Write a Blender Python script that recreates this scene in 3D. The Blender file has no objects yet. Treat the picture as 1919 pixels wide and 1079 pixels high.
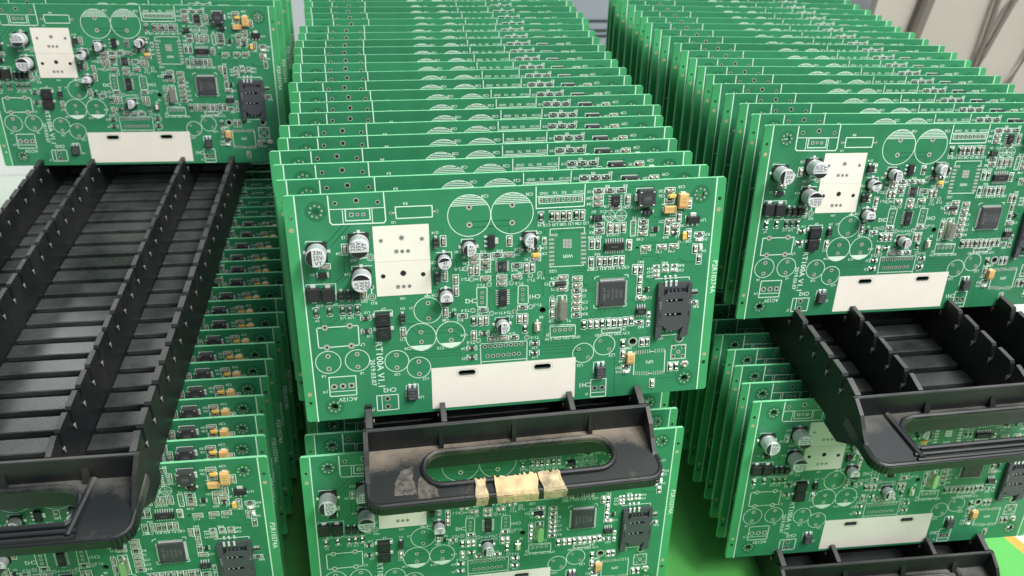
import bpy, bmesh, math, random
from mathutils import Vector, Matrix
random.seed(7)
S = 0.001                      # every dimension below is in millimetres
scene = bpy.context.scene
COL = scene.collection

# ------------------------------------------------------------------ camera
cam_d = bpy.data.cameras.new('camera')
cam = bpy.data.objects.new('camera', cam_d)
COL.objects.link(cam)
right = Vector((0.9851, -0.1671, 0.0415)).normalized()
fwd = Vector((0.1612, 0.8109, -0.5626)).normalized()
right = (right - fwd * right.dot(fwd)).normalized()
up = right.cross(fwd)
m = Matrix((right, up, -fwd)).transposed().to_4x4()
m.translation = Vector((-59.47, -302.98, 284.03)) * S
cam.matrix_world = m
cam_d.sensor_width = 36
cam_d.lens = 36 * 1496.03 / 1919
cam_d.clip_start = 0.01
cam_d.clip_end = 30
cam_d.dof.use_dof = True
cam_d.dof.focus_distance = 0.41
cam_d.dof.aperture_fstop = 14
scene.camera = cam

# ------------------------------------------------------------------ light
world = bpy.data.worlds.new('World')
scene.world = world
world.use_nodes = True
bg = world.node_tree.nodes['Background']
bg.inputs['Color'].default_value = (0.90, 0.96, 1.0, 1)
bg.inputs['Strength'].default_value = 0.30

def area(name, loc, target, sx, sy, power, color):
    d = bpy.data.lights.new(name, 'AREA')
    d.shape = 'RECTANGLE'; d.size = sx; d.size_y = sy
    d.energy = power; d.color = color
    o = bpy.data.objects.new(name, d)
    COL.objects.link(o)
    o.location = loc
    o.rotation_euler = (Vector(target) - Vector(loc)).to_track_quat('-Z', 'Y').to_euler()
    return o
area('overhead_lamp', (0.85, -0.50, 1.65), (0.05, 0.15, 0), 0.9, 0.30, 44, (1.0, 0.98, 0.94))
area('overhead_lamp', (0.80, 0.75, 1.8), (0.0, 0.2, 0), 0.9, 0.30, 16, (0.95, 0.98, 1.0))
area('overhead_lamp', (0.55, -1.15, 1.7), (0.0, 0.2, -0.05), 1.0, 0.4, 22, (0.97, 1.0, 0.98))
area('overhead_lamp', (-1.25, 2.7, 1.75), (-0.25, 0.1, 0), 0.9, 0.35, 17, (1.0, 1.0, 1.0))  # unseen lamp added to put a sheen on the tray slats

scene.view_settings.view_transform = 'Standard'
scene.view_settings.look = 'None'
scene.view_settings.exposure = 0
scene.view_settings.gamma = 1
scene.view_settings.use_curve_mapping = False

# ------------------------------------------------------------------ materials
def srgb(r, g, b):
    f = lambda c: ((c / 255 + .055) / 1.055) ** 2.4 if c > 10 else c / 255 / 12.92
    return (f(r), f(g), f(b), 1)

def mat(name, col, rough=.5, metal=0., coat=0., spec=.5, noise=0., nscale=300., bump=0., bscale=800., sub=0.):
    mt = bpy.data.materials.new(name)
    mt.use_nodes = True
    nt = mt.node_tree
    b = nt.nodes['Principled BSDF']
    b.inputs['Base Color'].default_value = col
    b.inputs['Roughness'].default_value = rough
    b.inputs['Metallic'].default_value = metal
    b.inputs['Coat Weight'].default_value = coat
    b.inputs['Coat Roughness'].default_value = .15
    b.inputs['Specular IOR Level'].default_value = spec
    if noise or bump:
        tc = nt.nodes.new('ShaderNodeTexCoord')
    if noise:
        n = nt.nodes.new('ShaderNodeTexNoise')
        n.inputs['Scale'].default_value = nscale
        n.inputs['Detail'].default_value = 5
        nt.links.new(tc.outputs['Object'], n.inputs['Vector'])
        r = nt.nodes.new('ShaderNodeMapRange')
        r.inputs['From Min'].default_value = .3; r.inputs['From Max'].default_value = .7
        r.inputs['To Min'].default_value = 1 - noise; r.inputs['To Max'].default_value = 1 + noise
        nt.links.new(n.outputs['Fac'], r.inputs['Value'])
        mx = nt.nodes.new('ShaderNodeMix'); mx.data_type = 'RGBA'; mx.blend_type = 'MULTIPLY'
        mx.inputs['Factor'].default_value = 1
        mx.inputs['A'].default_value = col
        nt.links.new(r.outputs['Result'], mx.inputs['B'])
        nt.links.new(mx.outputs['Result'], b.inputs['Base Color'])
        rr = nt.nodes.new('ShaderNodeMapRange')
        rr.inputs['To Min'].default_value = max(0, rough - .12); rr.inputs['To Max'].default_value = min(1, rough + .12)
        nt.links.new(n.outputs['Fac'], rr.inputs['Value'])
        nt.links.new(rr.outputs['Result'], b.inputs['Roughness'])
    if bump:
        n2 = nt.nodes.new('ShaderNodeTexNoise')
        n2.inputs['Scale'].default_value = bscale
        n2.inputs['Detail'].default_value = 4
        nt.links.new(tc.outputs['Object'], n2.inputs['Vector'])
        bp = nt.nodes.new('ShaderNodeBump')
        bp.inputs['Strength'].default_value = bump
        bp.inputs['Distance'].default_value = .0004
        nt.links.new(n2.outputs['Fac'], bp.inputs['Height'])
        nt.links.new(bp.outputs['Normal'], b.inputs['Normal'])
    return mt

def solder_mask():
    """green lacquer: paler on the two copper-free break-off rails, slightly uneven over the copper"""
    mt = bpy.data.materials.new('solder_mask'); mt.use_nodes = True
    nt = mt.node_tree; b = nt.nodes['Principled BSDF']
    tc = nt.nodes.new('ShaderNodeTexCoord'); sp = nt.nodes.new('ShaderNodeSeparateXYZ')
    nt.links.new(tc.outputs['Object'], sp.inputs[0])
    ab = nt.nodes.new('ShaderNodeMath'); ab.operation = 'ABSOLUTE'; nt.links.new(sp.outputs['X'], ab.inputs[0])
    gt = nt.nodes.new('ShaderNodeMath'); gt.operation = 'GREATER_THAN'; gt.inputs[1].default_value = 99.5 * S
    nt.links.new(ab.outputs[0], gt.inputs[0])
    n = nt.nodes.new('ShaderNodeTexNoise'); n.inputs['Scale'].default_value = 45; n.inputs['Detail'].default_value = 3
    nt.links.new(tc.outputs['Object'], n.inputs['Vector'])
    oi = nt.nodes.new('ShaderNodeObjectInfo')
    r = nt.nodes.new('ShaderNodeMapRange'); r.inputs['From Min'].default_value = .35; r.inputs['From Max'].default_value = .65
    r.inputs['To Min'].default_value = .92; r.inputs['To Max'].default_value = 1.08
    nt.links.new(n.outputs['Fac'], r.inputs['Value'])
    vr = nt.nodes.new('ShaderNodeMapRange'); vr.inputs['To Min'].default_value = .88; vr.inputs['To Max'].default_value = 1.1
    nt.links.new(oi.outputs['Random'], vr.inputs['Value'])
    mu = nt.nodes.new('ShaderNodeMath'); mu.operation = 'MULTIPLY'
    nt.links.new(r.outputs['Result'], mu.inputs[0]); nt.links.new(vr.outputs['Result'], mu.inputs[1])
    mx = nt.nodes.new('ShaderNodeMix'); mx.data_type = 'RGBA'
    mx.inputs['A'].default_value = (.031, .215, .097, 1)
    mx.inputs['B'].default_value = (.052, .330, .124, 1)
    nt.links.new(gt.outputs[0], mx.inputs['Factor'])
    m2 = nt.nodes.new('ShaderNodeMix'); m2.data_type = 'RGBA'; m2.blend_type = 'MULTIPLY'; m2.inputs['Factor'].default_value = 1
    nt.links.new(mx.outputs['Result'], m2.inputs['A']); nt.links.new(mu.outputs[0], m2.inputs['B'])
    nt.links.new(m2.outputs['Result'], b.inputs['Base Color'])
    b.inputs['Roughness'].default_value = .38
    w = nt.nodes.new('ShaderNodeTexNoise'); w.inputs['Scale'].default_value = 900
    nt.links.new(tc.outputs['Object'], w.inputs['Vector'])
    bp = nt.nodes.new('ShaderNodeBump'); bp.inputs['Strength'].default_value = .10; bp.inputs['Distance'].default_value = .0002
    nt.links.new(w.outputs['Fac'], bp.inputs['Height']); nt.links.new(bp.outputs['Normal'], b.inputs['Normal'])
    return mt

def dusty_plastic(name, dust, rough=.42, dcol=(.16, .135, .105, 1), lo=.62, hi=.95, base=(.0060, .0090, .0095, 1), wall=0.):
    """black moulded plastic, grey-brown dust in soft patches, fine scuffs"""
    mt = bpy.data.materials.new(name); mt.use_nodes = True
    nt = mt.node_tree; b = nt.nodes['Principled BSDF']
    tc = nt.nodes.new('ShaderNodeTexCoord')
    n = nt.nodes.new('ShaderNodeTexNoise'); n.inputs['Scale'].default_value = 28; n.inputs['Detail'].default_value = 8; n.inputs['Roughness'].default_value = .65
    nt.links.new(tc.outputs['Object'], n.inputs['Vector'])
    f = nt.nodes.new('ShaderNodeTexNoise'); f.inputs['Scale'].default_value = 1500; f.inputs['Detail'].default_value = 3
    nt.links.new(tc.outputs['Object'], f.inputs['Vector'])
    ad = nt.nodes.new('ShaderNodeMath'); ad.operation = 'MULTIPLY_ADD'; ad.inputs[1].default_value = .35
    nt.links.new(f.outputs['Fac'], ad.inputs[0]); nt.links.new(n.outputs['Fac'], ad.inputs[2])
    if wall:      # dust that has settled on the grip plate, thickest against the wall and in the corners
        sp = nt.nodes.new('ShaderNodeSeparateXYZ'); nt.links.new(tc.outputs['Object'], sp.inputs[0])
        ax = nt.nodes.new('ShaderNodeMath'); ax.operation = 'ABSOLUTE'; nt.links.new(sp.outputs['X'], ax.inputs[0])
        c2 = nt.nodes.new('ShaderNodeMath'); c2.operation = 'MULTIPLY_ADD'; c2.inputs[1].default_value = .16
        nt.links.new(ax.outputs[0], c2.inputs[0]); nt.links.new(sp.outputs['Y'], c2.inputs[2])
        wr = nt.nodes.new('ShaderNodeMapRange'); wr.inputs['From Min'].default_value = -20 * S; wr.inputs['From Max'].default_value = -7 * S
        wr.inputs['To Min'].default_value = 0; wr.inputs['To Max'].default_value = wall
        nt.links.new(c2.outputs[0], wr.inputs['Value'])
        a2 = nt.nodes.new('ShaderNodeMath'); a2.operation = 'ADD'
        nt.links.new(ad.outputs[0], a2.inputs[0]); nt.links.new(wr.outputs['Result'], a2.inputs[1]); ad = a2
    r = nt.nodes.new('ShaderNodeMapRange'); r.inputs['From Min'].default_value = lo; r.inputs['From Max'].default_value = hi
    r.inputs['To Min'].default_value = 0; r.inputs['To Max'].default_value = dust
    nt.links.new(ad.outputs[0], r.inputs['Value'])
    mx = nt.nodes.new('ShaderNodeMix'); mx.data_type = 'RGBA'
    mx.inputs['A'].default_value = base; mx.inputs['B'].default_value = dcol
    nt.links.new(r.outputs['Result'], mx.inputs['Factor']); nt.links.new(mx.outputs['Result'], b.inputs['Base Color'])
    rr = nt.nodes.new('ShaderNodeMapRange'); rr.inputs['To Min'].default_value = rough - .1; rr.inputs['To Max'].default_value = rough + .2
    nt.links.new(n.outputs['Fac'], rr.inputs['Value']); nt.links.new(rr.outputs['Result'], b.inputs['Roughness'])
    bp = nt.nodes.new('ShaderNodeBump'); bp.inputs['Strength'].default_value = .25; bp.inputs['Distance'].default_value = .0003
    nt.links.new(f.outputs['Fac'], bp.inputs['Height']); nt.links.new(bp.outputs['Normal'], b.inputs['Normal'])
    return mt

M = dict(
    mask=solder_mask(),
    edge=mat('board_edge', (.22, .62, .33, 1), .55, noise=.08),
    silk=mat('white_ink', (.72, .88, .76, 1), .6),
    trace=mat('covered_track', (.016, .135, .056, 1), .4),
    cream=mat('cream_ink', (.85, .80, .71, 1), .42, noise=.025, nscale=70),
    cream2=mat('cream_ink_lower', (.83, .77, .68, 1), .42, noise=.03, nscale=60),
    tin=mat('tinned_pad', (.62, .61, .57, 1), .45, metal=.55),
    gold=mat('gilt_dot', (.55, .52, .30, 1), .4, metal=.4),
    hole=mat('drill_hole', (.006, .012, .008, 1), .9),
    ringline=mat('slot_outline', (.06, .055, .05, 1), .6),
    term=mat('solder', (.68, .67, .64, 1), .28, metal=.8, bump=.4, bscale=900),
    lead=mat('tin_lead', (.84, .84, .83, 1), .34, metal=.45),
    holewall=mat('plated_hole', (.10, .13, .11, 1), .5, metal=.3),
    partfill=mat('dark_green_fill', (.013, .085, .040, 1), .45),
    capbody=mat('ceramic_tan', (.36, .30, .23, 1), .45, noise=.1, nscale=900),
    resbody=mat('resistor_film', (.035, .037, .036, 1), .4),
    resink=mat('resistor_ink', (.45, .47, .45, 1), .5),
    bead=mat('ferrite', (.045, .040, .036, 1), .5),
    chip=mat('moulded_resin', (.016, .017, .018, 1), .55, bump=.5, bscale=2500),
    chipgrey=mat('grey_resin', (.045, .047, .050, 1), .5, bump=.4, bscale=2500),
    chipink=mat('laser_marking', (.16, .16, .16, 1), .6),
    alu=mat('can_side', (.62, .64, .65, 1), .36, metal=.45),
    alutop=mat('can_top', (.72, .72, .74, 1), .45, metal=.2),
    capblack=mat('can_marking', (.014, .014, .016, 1), .5),
    tant=mat('tantalum_resin', (.70, .43, .17, 1), .45, noise=.06, nscale=500),
    tanty=mat('yellow_resin', (.82, .50, .10, 1), .45),
    tantmark=mat('tantalum_stripe', (.42, .22, .09, 1), .5),
    xtal=mat('crystal_can', (.62, .58, .50, 1), .28, metal=.9),
    knob=mat('button_cap', (.82, .78, .70, 1), .4),
    simgrey=mat('grey_plastic', (.062, .066, .075, 1), .5, bump=.3, bscale=1500),
    simdark=mat('black_plastic', (.012, .013, .014, 1), .45),
    led=mat('led_lens', (.85, .87, .80, 1), .3),
    plastic=dusty_plastic('black_rack_plastic', .16),
    plasticfloor=dusty_plastic('rubbed_rack_plastic', .60, .27, (.12, .125, .12, 1), .50, .95, (.014, .017, .017, 1)),
    plasticdust=dusty_plastic('dusty_rack_plastic', .9, .5, (.24, .20, .155, 1), .72, 1.12, wall=.42),
    plasticdust2=dusty_plastic('dusty_grip_plastic', .8, .45, (.17, .16, .145, 1), .74, 1.2, wall=.32),
    plasticedge=dusty_plastic('scuffed_rack_plastic', .5, .5, (.14, .14, .135, 1), .45, .9, (.022, .024, .024, 1)),
    glint=mat('painted_glint', (.24, .24, .23, 1), .6),  # light grey that paints the glints at the rib slots
    ringshade=mat('lacquer_ring', (.021, .165, .066, 1), .38),
    gapshade=mat('painted_gap_shade', (.004, .005, .005, 1), .8, spec=.1),
    tape=mat('masking_tape', (.58, .43, .23, 1), .75, noise=.26, nscale=160, bump=1., bscale=500),
    tapegrime=mat('grimy_masking_tape', (.47, .37, .22, 1), .8, noise=.45, nscale=220, bump=1., bscale=500),
    residue=mat('glue_residue', (.085, .078, .066, 1), .9, noise=.7, nscale=420, bump=1., bscale=1200),
    mat_=mat('green_mat', (.11, .46, .10, 1), .42, noise=.04, nscale=20),
    yellow=mat('yellow_tape', (.62, .36, .07, 1), .5, noise=.06, nscale=40),
    bench=mat('pale_bench', (.60, .68, .60, 1), .3, noise=.04, nscale=15),
    wall=mat('painted_wall', (.55, .56, .60, 1), .6, noise=.03, nscale=6),
    white=mat('white_box', (.85, .86, .86, 1), .5),
    beige=mat('beige_board', (.42, .375, .335, 1), .6, noise=.05, nscale=6),
    cable=mat('taupe_cable', (.16, .135, .115, 1), .55),
    cabinet=mat('grey_steel', (.30, .33, .38, 1), .45),
)

# ------------------------------------------------------------------ mesh helpers
BR = Matrix(((1, 0, 0), (0, 0, -1), (0, 1, 0))).to_4x4()      # (u, v, out) -> (x, -out, z)
class MB:
    """collects shapes; every shape has its own material name"""
    def __init__(s): s.bm = bmesh.new(); s.slots = []
    def mi(s, m):
        if m not in s.slots: s.slots.append(m)
        return s.slots.index(m)
    def faces(s, vs, fs, m):
        k = s.mi(m); vv = [s.bm.verts.new(v) for v in vs]
        for f in fs:
            try: s.bm.faces.new([vv[i] for i in f]).material_index = k
            except ValueError: pass
    def box(s, cx, cy, z0, w, h, d, m, ch=0., top=None):
        """box centred on cx, cy from z0 to z0+d; ch = chamfer at the top"""
        a, b = w / 2, h / 2; t = z0 + d
        if ch:
            r = [[-a, -b, z0], [a, -b, z0], [a, b, z0], [-a, b, z0]]
            r += [[-a, -b, t - ch], [a, -b, t - ch], [a, b, t - ch], [-a, b, t - ch]]
            r += [[-a + ch, -b + ch, t], [a - ch, -b + ch, t], [a - ch, b - ch, t], [-a + ch, b - ch, t]]
            fs = [(3, 2, 1, 0)] + [(i, (i + 1) % 4, 4 + (i + 1) % 4, 4 + i) for i in range(4)] + [(4 + i, 4 + (i + 1) % 4, 8 + (i + 1) % 4, 8 + i) for i in range(4)] + [(8, 9, 10, 11)]
        else:
            r = [[-a, -b, z0], [a, -b, z0], [a, b, z0], [-a, b, z0], [-a, -b, t], [a, -b, t], [a, b, t], [-a, b, t]]
            fs = [(3, 2, 1, 0), (4, 5, 6, 7)] + [(i, (i + 1) % 4, 4 + (i + 1) % 4, 4 + i) for i in range(4)]
        s.faces([(cx + x, cy + y, z) for x, y, z in r], fs, m)
    def quad(s, cx, cy, z, w, h, m):
        a, b = w / 2, h / 2
        s.faces([(cx - a, cy - b, z), (cx + a, cy - b, z), (cx + a, cy + b, z), (cx - a, cy + b, z)], [(0, 1, 2, 3)], m)
    def disc(s, cx, cy, z, r, m, n=14):
        s.faces([(cx + r * math.cos(2 * math.pi * i / n), cy + r * math.sin(2 * math.pi * i / n), z) for i in range(n)], [tuple(range(n))], m)
    def ring(s, cx, cy, z, r0, r1, m, n=20):
        v = []
        for i in range(n):
            a = 2 * math.pi * i / n
            v += [(cx + r0 * math.cos(a), cy + r0 * math.sin(a), z), (cx + r1 * math.cos(a), cy + r1 * math.sin(a), z)]
        s.faces(v, [(2 * i, 2 * i + 1, (2 * i + 3) % (2 * n), (2 * i + 2) % (2 * n)) for i in range(n)], m)
    def lathe(s, cx, cy, prof, n=28):
        """prof: list of (radius, height, material of the band that starts here)"""
        for (r0, h0, m0), (r1, h1, _) in zip(prof, prof[1:]):
            v = []
            for i in range(n):
                a = 2 * math.pi * i / n
                v += [(cx + r0 * math.cos(a), cy + r0 * math.sin(a), h0), (cx + r1 * math.cos(a), cy + r1 * math.sin(a), h1)]
            s.faces(v, [(2 * i, (2 * i + 2) % (2 * n), (2 * i + 3) % (2 * n), 2 * i + 1) for i in range(n)], m0)
    def line(s, pts, w, z, m):
        for (x0, y0), (x1, y1) in zip(pts, pts[1:]):
            dx, dy = x1 - x0, y1 - y0; l = math.hypot(dx, dy)
            if l < 1e-6: continue
            nx, ny = -dy / l * w / 2, dx / l * w / 2; ex, ey = dx / l * w / 2, dy / l * w / 2
            s.faces([(x0 - ex + nx, y0 - ey + ny, z), (x0 - ex - nx, y0 - ey - ny, z), (x1 + ex - nx, y1 + ey - ny, z), (x1 + ex + nx, y1 + ey + ny, z)], [(0, 1, 2, 3)], m)
    def prism(s, pts, z0, z1, m, mtop=None):
        n = len(pts)
        s.faces([(x, y, z0) for x, y in pts] + [(x, y, z1) for x, y in pts], [tuple(range(n))[::-1]] + [(i, (i + 1) % n, n + (i + 1) % n, n + i) for i in range(n)], m)
        s.faces([(x, y, z1) for x, y in pts], [tuple(range(n))], mtop or m)
    def tube(s, pts, r, m, n=10):
        pts = [Vector(p) for p in pts]; rings = []
        for i, p in enumerate(pts):
            d = (pts[min(i + 1, len(pts) - 1)] - pts[max(i - 1, 0)]).normalized()
            a = d.cross(Vector((0, 0, 1)));  a = a if a.length > .1 else d.cross(Vector((1, 0, 0)))
            a.normalize(); b = d.cross(a)
            rings.append([p + a * r * math.cos(2 * math.pi * k / n) + b * r * math.sin(2 * math.pi * k / n) for k in range(n)])
        v = [q for rr in rings for q in rr]
        fs = [(i * n + k, i * n + (k + 1) % n, (i + 1) * n + (k + 1) % n, (i + 1) * n + k) for i in range(len(pts) - 1) for k in range(n)]
        fs += [tuple(range(n)), tuple(range((len(pts) - 1) * n, len(pts) * n))]
        s.faces(v, fs, m)
    def add_mesh(s, me, mtx, m):
        k = s.mi(m); base = [s.bm.verts.new(mtx @ v.co) for v in me.vertices]
        for p in me.polygons:
            try: s.bm.faces.new([base[i] for i in p.vertices]).material_index = k
            except ValueError: pass
    def text(s, txt, cx, cy, h, rot, z, m):
        me = text_mesh(txt)
        s.add_mesh(me, Matrix.Translation((cx, cy, z)) @ Matrix.Rotation(math.radians(rot), 4, 'Z') @ Matrix.Scale(h, 4), m)
    def mesh(s, name, xf=BR, recalc=False):
        if recalc: bmesh.ops.recalc_face_normals(s.bm, faces=s.bm.faces)
        me = bpy.data.meshes.new(name)
        bmesh.ops.transform(s.bm, matrix=Matrix.Scale(S, 4) @ (xf or Matrix.Identity(4)), verts=s.bm.verts)
        s.bm.to_mesh(me); s.bm.free()
        for k in s.slots: me.materials.append(M[k])
        return me

_tx = {}
def text_mesh(txt):
    """capital height 1, centred on the origin"""
    if txt in _tx: return _tx[txt]
    c = bpy.data.curves.new('writing', 'FONT'); c.body = txt; c.align_x = 'CENTER'; c.align_y = 'CENTER'
    c.resolution_u = 2; c.offset = .012; c.size = 1.42; c.space_character = 1.02
    o = bpy.data.objects.new('writing', c); COL.objects.link(o)
    me = bpy.data.meshes.new_from_object(o)
    COL.objects.unlink(o); bpy.data.objects.remove(o); bpy.data.curves.remove(c)
    _tx[txt] = me
    return me

def filled(outer, holes, depth):
    """flat shape with real holes, thickness depth centred on z = 0"""
    c = bpy.data.curves.new('outline', 'CURVE'); c.dimensions = '2D'; c.fill_mode = 'BOTH'; c.extrude = depth / 2
    for pts in [outer] + holes:
        sp = c.splines.new('POLY'); sp.points.add(len(pts) - 1); sp.use_cyclic_u = True
        for p, (x, y) in zip(sp.points, pts): p.co = (x, y, 0, 1)
    o = bpy.data.objects.new('outline', c); COL.objects.link(o)
    me = bpy.data.meshes.new_from_object(o)
    COL.objects.unlink(o); bpy.data.objects.remove(o); bpy.data.curves.remove(c)
    return me
def circ(x, y, r, n=16): return [(x + r * math.cos(2 * math.pi * i / n), y + r * math.sin(2 * math.pi * i / n)) for i in range(n)]
def stadium(x, y, w, h, n=8):
    r = h / 2; a = w / 2 - r
    return [(x + a + r * math.cos(t), y + r * math.sin(t)) for t in [-math.pi / 2 + math.pi * i / n for i in range(n + 1)]] + \
           [(x - a + r * math.cos(t), y + r * math.sin(t)) for t in [math.pi / 2 + math.pi * i / n for i in range(n + 1)]]
def rrect(x0, y0, x1, y1, r, n=4):
    o = []
    for cx, cy, a0 in ((x1 - r, y0 + r, -90), (x1 - r, y1 - r, 0), (x0 + r, y1 - r, 90), (x0 + r, y0 + r, 180)):
        for i in range(n + 1):
            a = math.radians(a0 + 90 * i / n); o.append((cx + r * math.cos(a), cy + r * math.sin(a)))
    return o

def link(name, me, parent=None, loc=None, rot=None):
    o = bpy.data.objects.new(name, me); COL.objects.link(o)
    if parent is not None: o.parent = parent
    if loc is not None: o.location = loc
    if rot is not None: o.rotation_euler = rot
    return o
def tag(o, label, cat, group=None, kind=None):
    o['label'] = label
    if cat: o['category'] = cat
    if group: o['group'] = group
    if kind: o['kind'] = kind
    return o

# ------------------------------------------------------------------ board layout, measured
W, H, TH = 210.0, 116.9, 1.7
# kind, orientation, u, v in millimetres from the lower left corner of the board
PASSIVES = [
('C','V',126.2,101.2),('C','V',131.9,101.2),('C','V',138.3,101.3),('C','V',102.9,90.2),('C','V',160.5,107.9),('C','V',152.3,94.0),
('C','V',155.6,93.8),('C','V',159.1,93.9),('C','V',191.8,104.5),('C','V',187.1,97.8),('C','V',181.4,91.9),('C','V',192.9,88.8),('C','V',196.9,80.8),
('C','V',162.4,84.9),('C','V',166.2,71.6),('C','V',169.1,66.0),('C','V',71.3,91.9),('C','V',71.5,74.0),('C','V',76.7,71.8),('C','V',76.6,66.0),
('C','V',84.1,76.2),('C','V',87.0,76.0),('C','V',111.2,75.8),('C','V',114.1,76.1),('C','V',102.8,90.1),('C','V',162.6,84.7),('C','V',147.8,76.9),
('C','V',159.1,76.7),('C','V',144.4,43.4),('C','V',147.5,43.3),('C','V',153.7,43.4),('C','V',159.8,43.1),('C','V',124.4,56.2),('C','V',124.4,50.3),
('C','V',107.8,49.0),('C','V',110.8,49.0),('C','V',88.1,49.2),('C','V',91.1,49.4),('C','V',71.1,55.0),('C','V',84.8,41.5),('C','V',25.5,90.3),
('C','V',32.6,67.1),('C','V',50.1,46.0),('C','V',188.8,15.3),('C','V',162.4,24.9),('C','V',179.4,6.2),('C','H',146.0,109.5),('C','H',146.0,106.5),
('C','H',169.1,90.5),('C','H',181.6,111.5),('C','H',182.8,96.1),('C','H',185.5,93.1),('C','H',171.2,82.6),('C','H',179.4,82.8),('C','H',185.8,82.8),
('C','H',170.2,55.9),('C','H',137.0,58.8),('C','H',137.0,55.6),('C','H',136.9,52.3),('C','H',136.9,68.6),('C','H',137.0,65.0),('C','H',94.1,39.0),
('C','H',99.7,39.1),('C','H',85.7,83.3),('C','H',85.7,80.5),('C','H',91.3,80.2),('C','H',102.7,83.2),('C','H',91.2,71.6),('C','H',99.1,71.6),
('C','H',99.1,68.4),('C','H',106.5,71.6),('C','H',115.8,80.5),('C','H',129.7,69.7),('C','H',129.7,63.6),('C','H',15.8,82.5),('R','V',143.6,86.1),
('R','V',146.6,86.0),('R','V',143.6,76.9),('R','V',150.5,76.6),('R','V',153.2,76.6),('R','V',156.1,76.8),('R','V',199.4,75.1),('R','V',169.2,71.4),
('R','V',169.1,60.3),('R','V',156.8,43.1),('R','V',162.6,43.3),('R','V',165.9,43.4),('R','V',172.2,31.0),('R','V',175.1,31.0),('R','H',146.0,112.8),
('R','H',151.5,112.7),('R','H',157.2,112.7),('R','H',155.0,104.3),('R','H',181.6,106.3),('R','H',147.0,95.7),('R','H',147.1,92.6),
('R','H',169.1,96.0),('R','H',169.2,93.2),('R','H',198.4,88.2),('R','H',136.8,61.9),('R','H',137.0,48.7),('R','H',170.0,42.2),('R','H',109.4,55.0),
('R','H',89.6,55.0),('R','H',79.5,52.5),('R','H',105.0,38.9),('R','H',91.2,83.2),('R','H',91.2,77.5),('R','H',97.0,83.4),('R','H',106.5,77.4),
('R','H',164.5,17.2),('R','H',198.6,51.3),('L','V',118.2,101.2),('L','V',123.5,101.4),('L','V',128.9,101.2),('L','V',135.4,101.4),
('L','V',141.0,43.3),('L','V',150.5,43.3),('L','V',110.7,43.4),('L','V',84.8,49.5),('L','V',162.2,30.8),('L','V',192.0,15.2),('L','V',9.7,59.3),
('L','V',16.0,59.8),('L','V',22.1,59.7),('L','V',25.6,59.6),('L','V',29.2,59.7),('L','H',185.6,90.0),('L','H',115.7,85.5),('L','H',110.5,85.5),
('L','H',115.7,34.9),('L','H',115.6,29.4),('L','H',83.7,34.7),('L','H',83.6,29.5),('L','H',32.7,55.0),('L','H',32.5,47.9),('L','H',90.0,42.4),
('r','V',120.0,89.3),('r','V',175.0,46.3),('r','V',175.0,41.5),('r','H',177.4,72.4),('r','H',182.1,72.4),('r','H',186.8,72.3),('c','H',177.6,69.9),
('c','H',182.3,70.0),('c','H',186.8,70.0),('c','H',177.6,67.6),('D','V',67.8,91.5),('D','V',67.8,73.5),('D','V',22.1,67.5),('D','V',25.5,67.3),
('D','V',29.1,67.1),('D','V',50.2,53.8),('D','H',145.6,99.7),('D','H',170.7,101.4),
]
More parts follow.
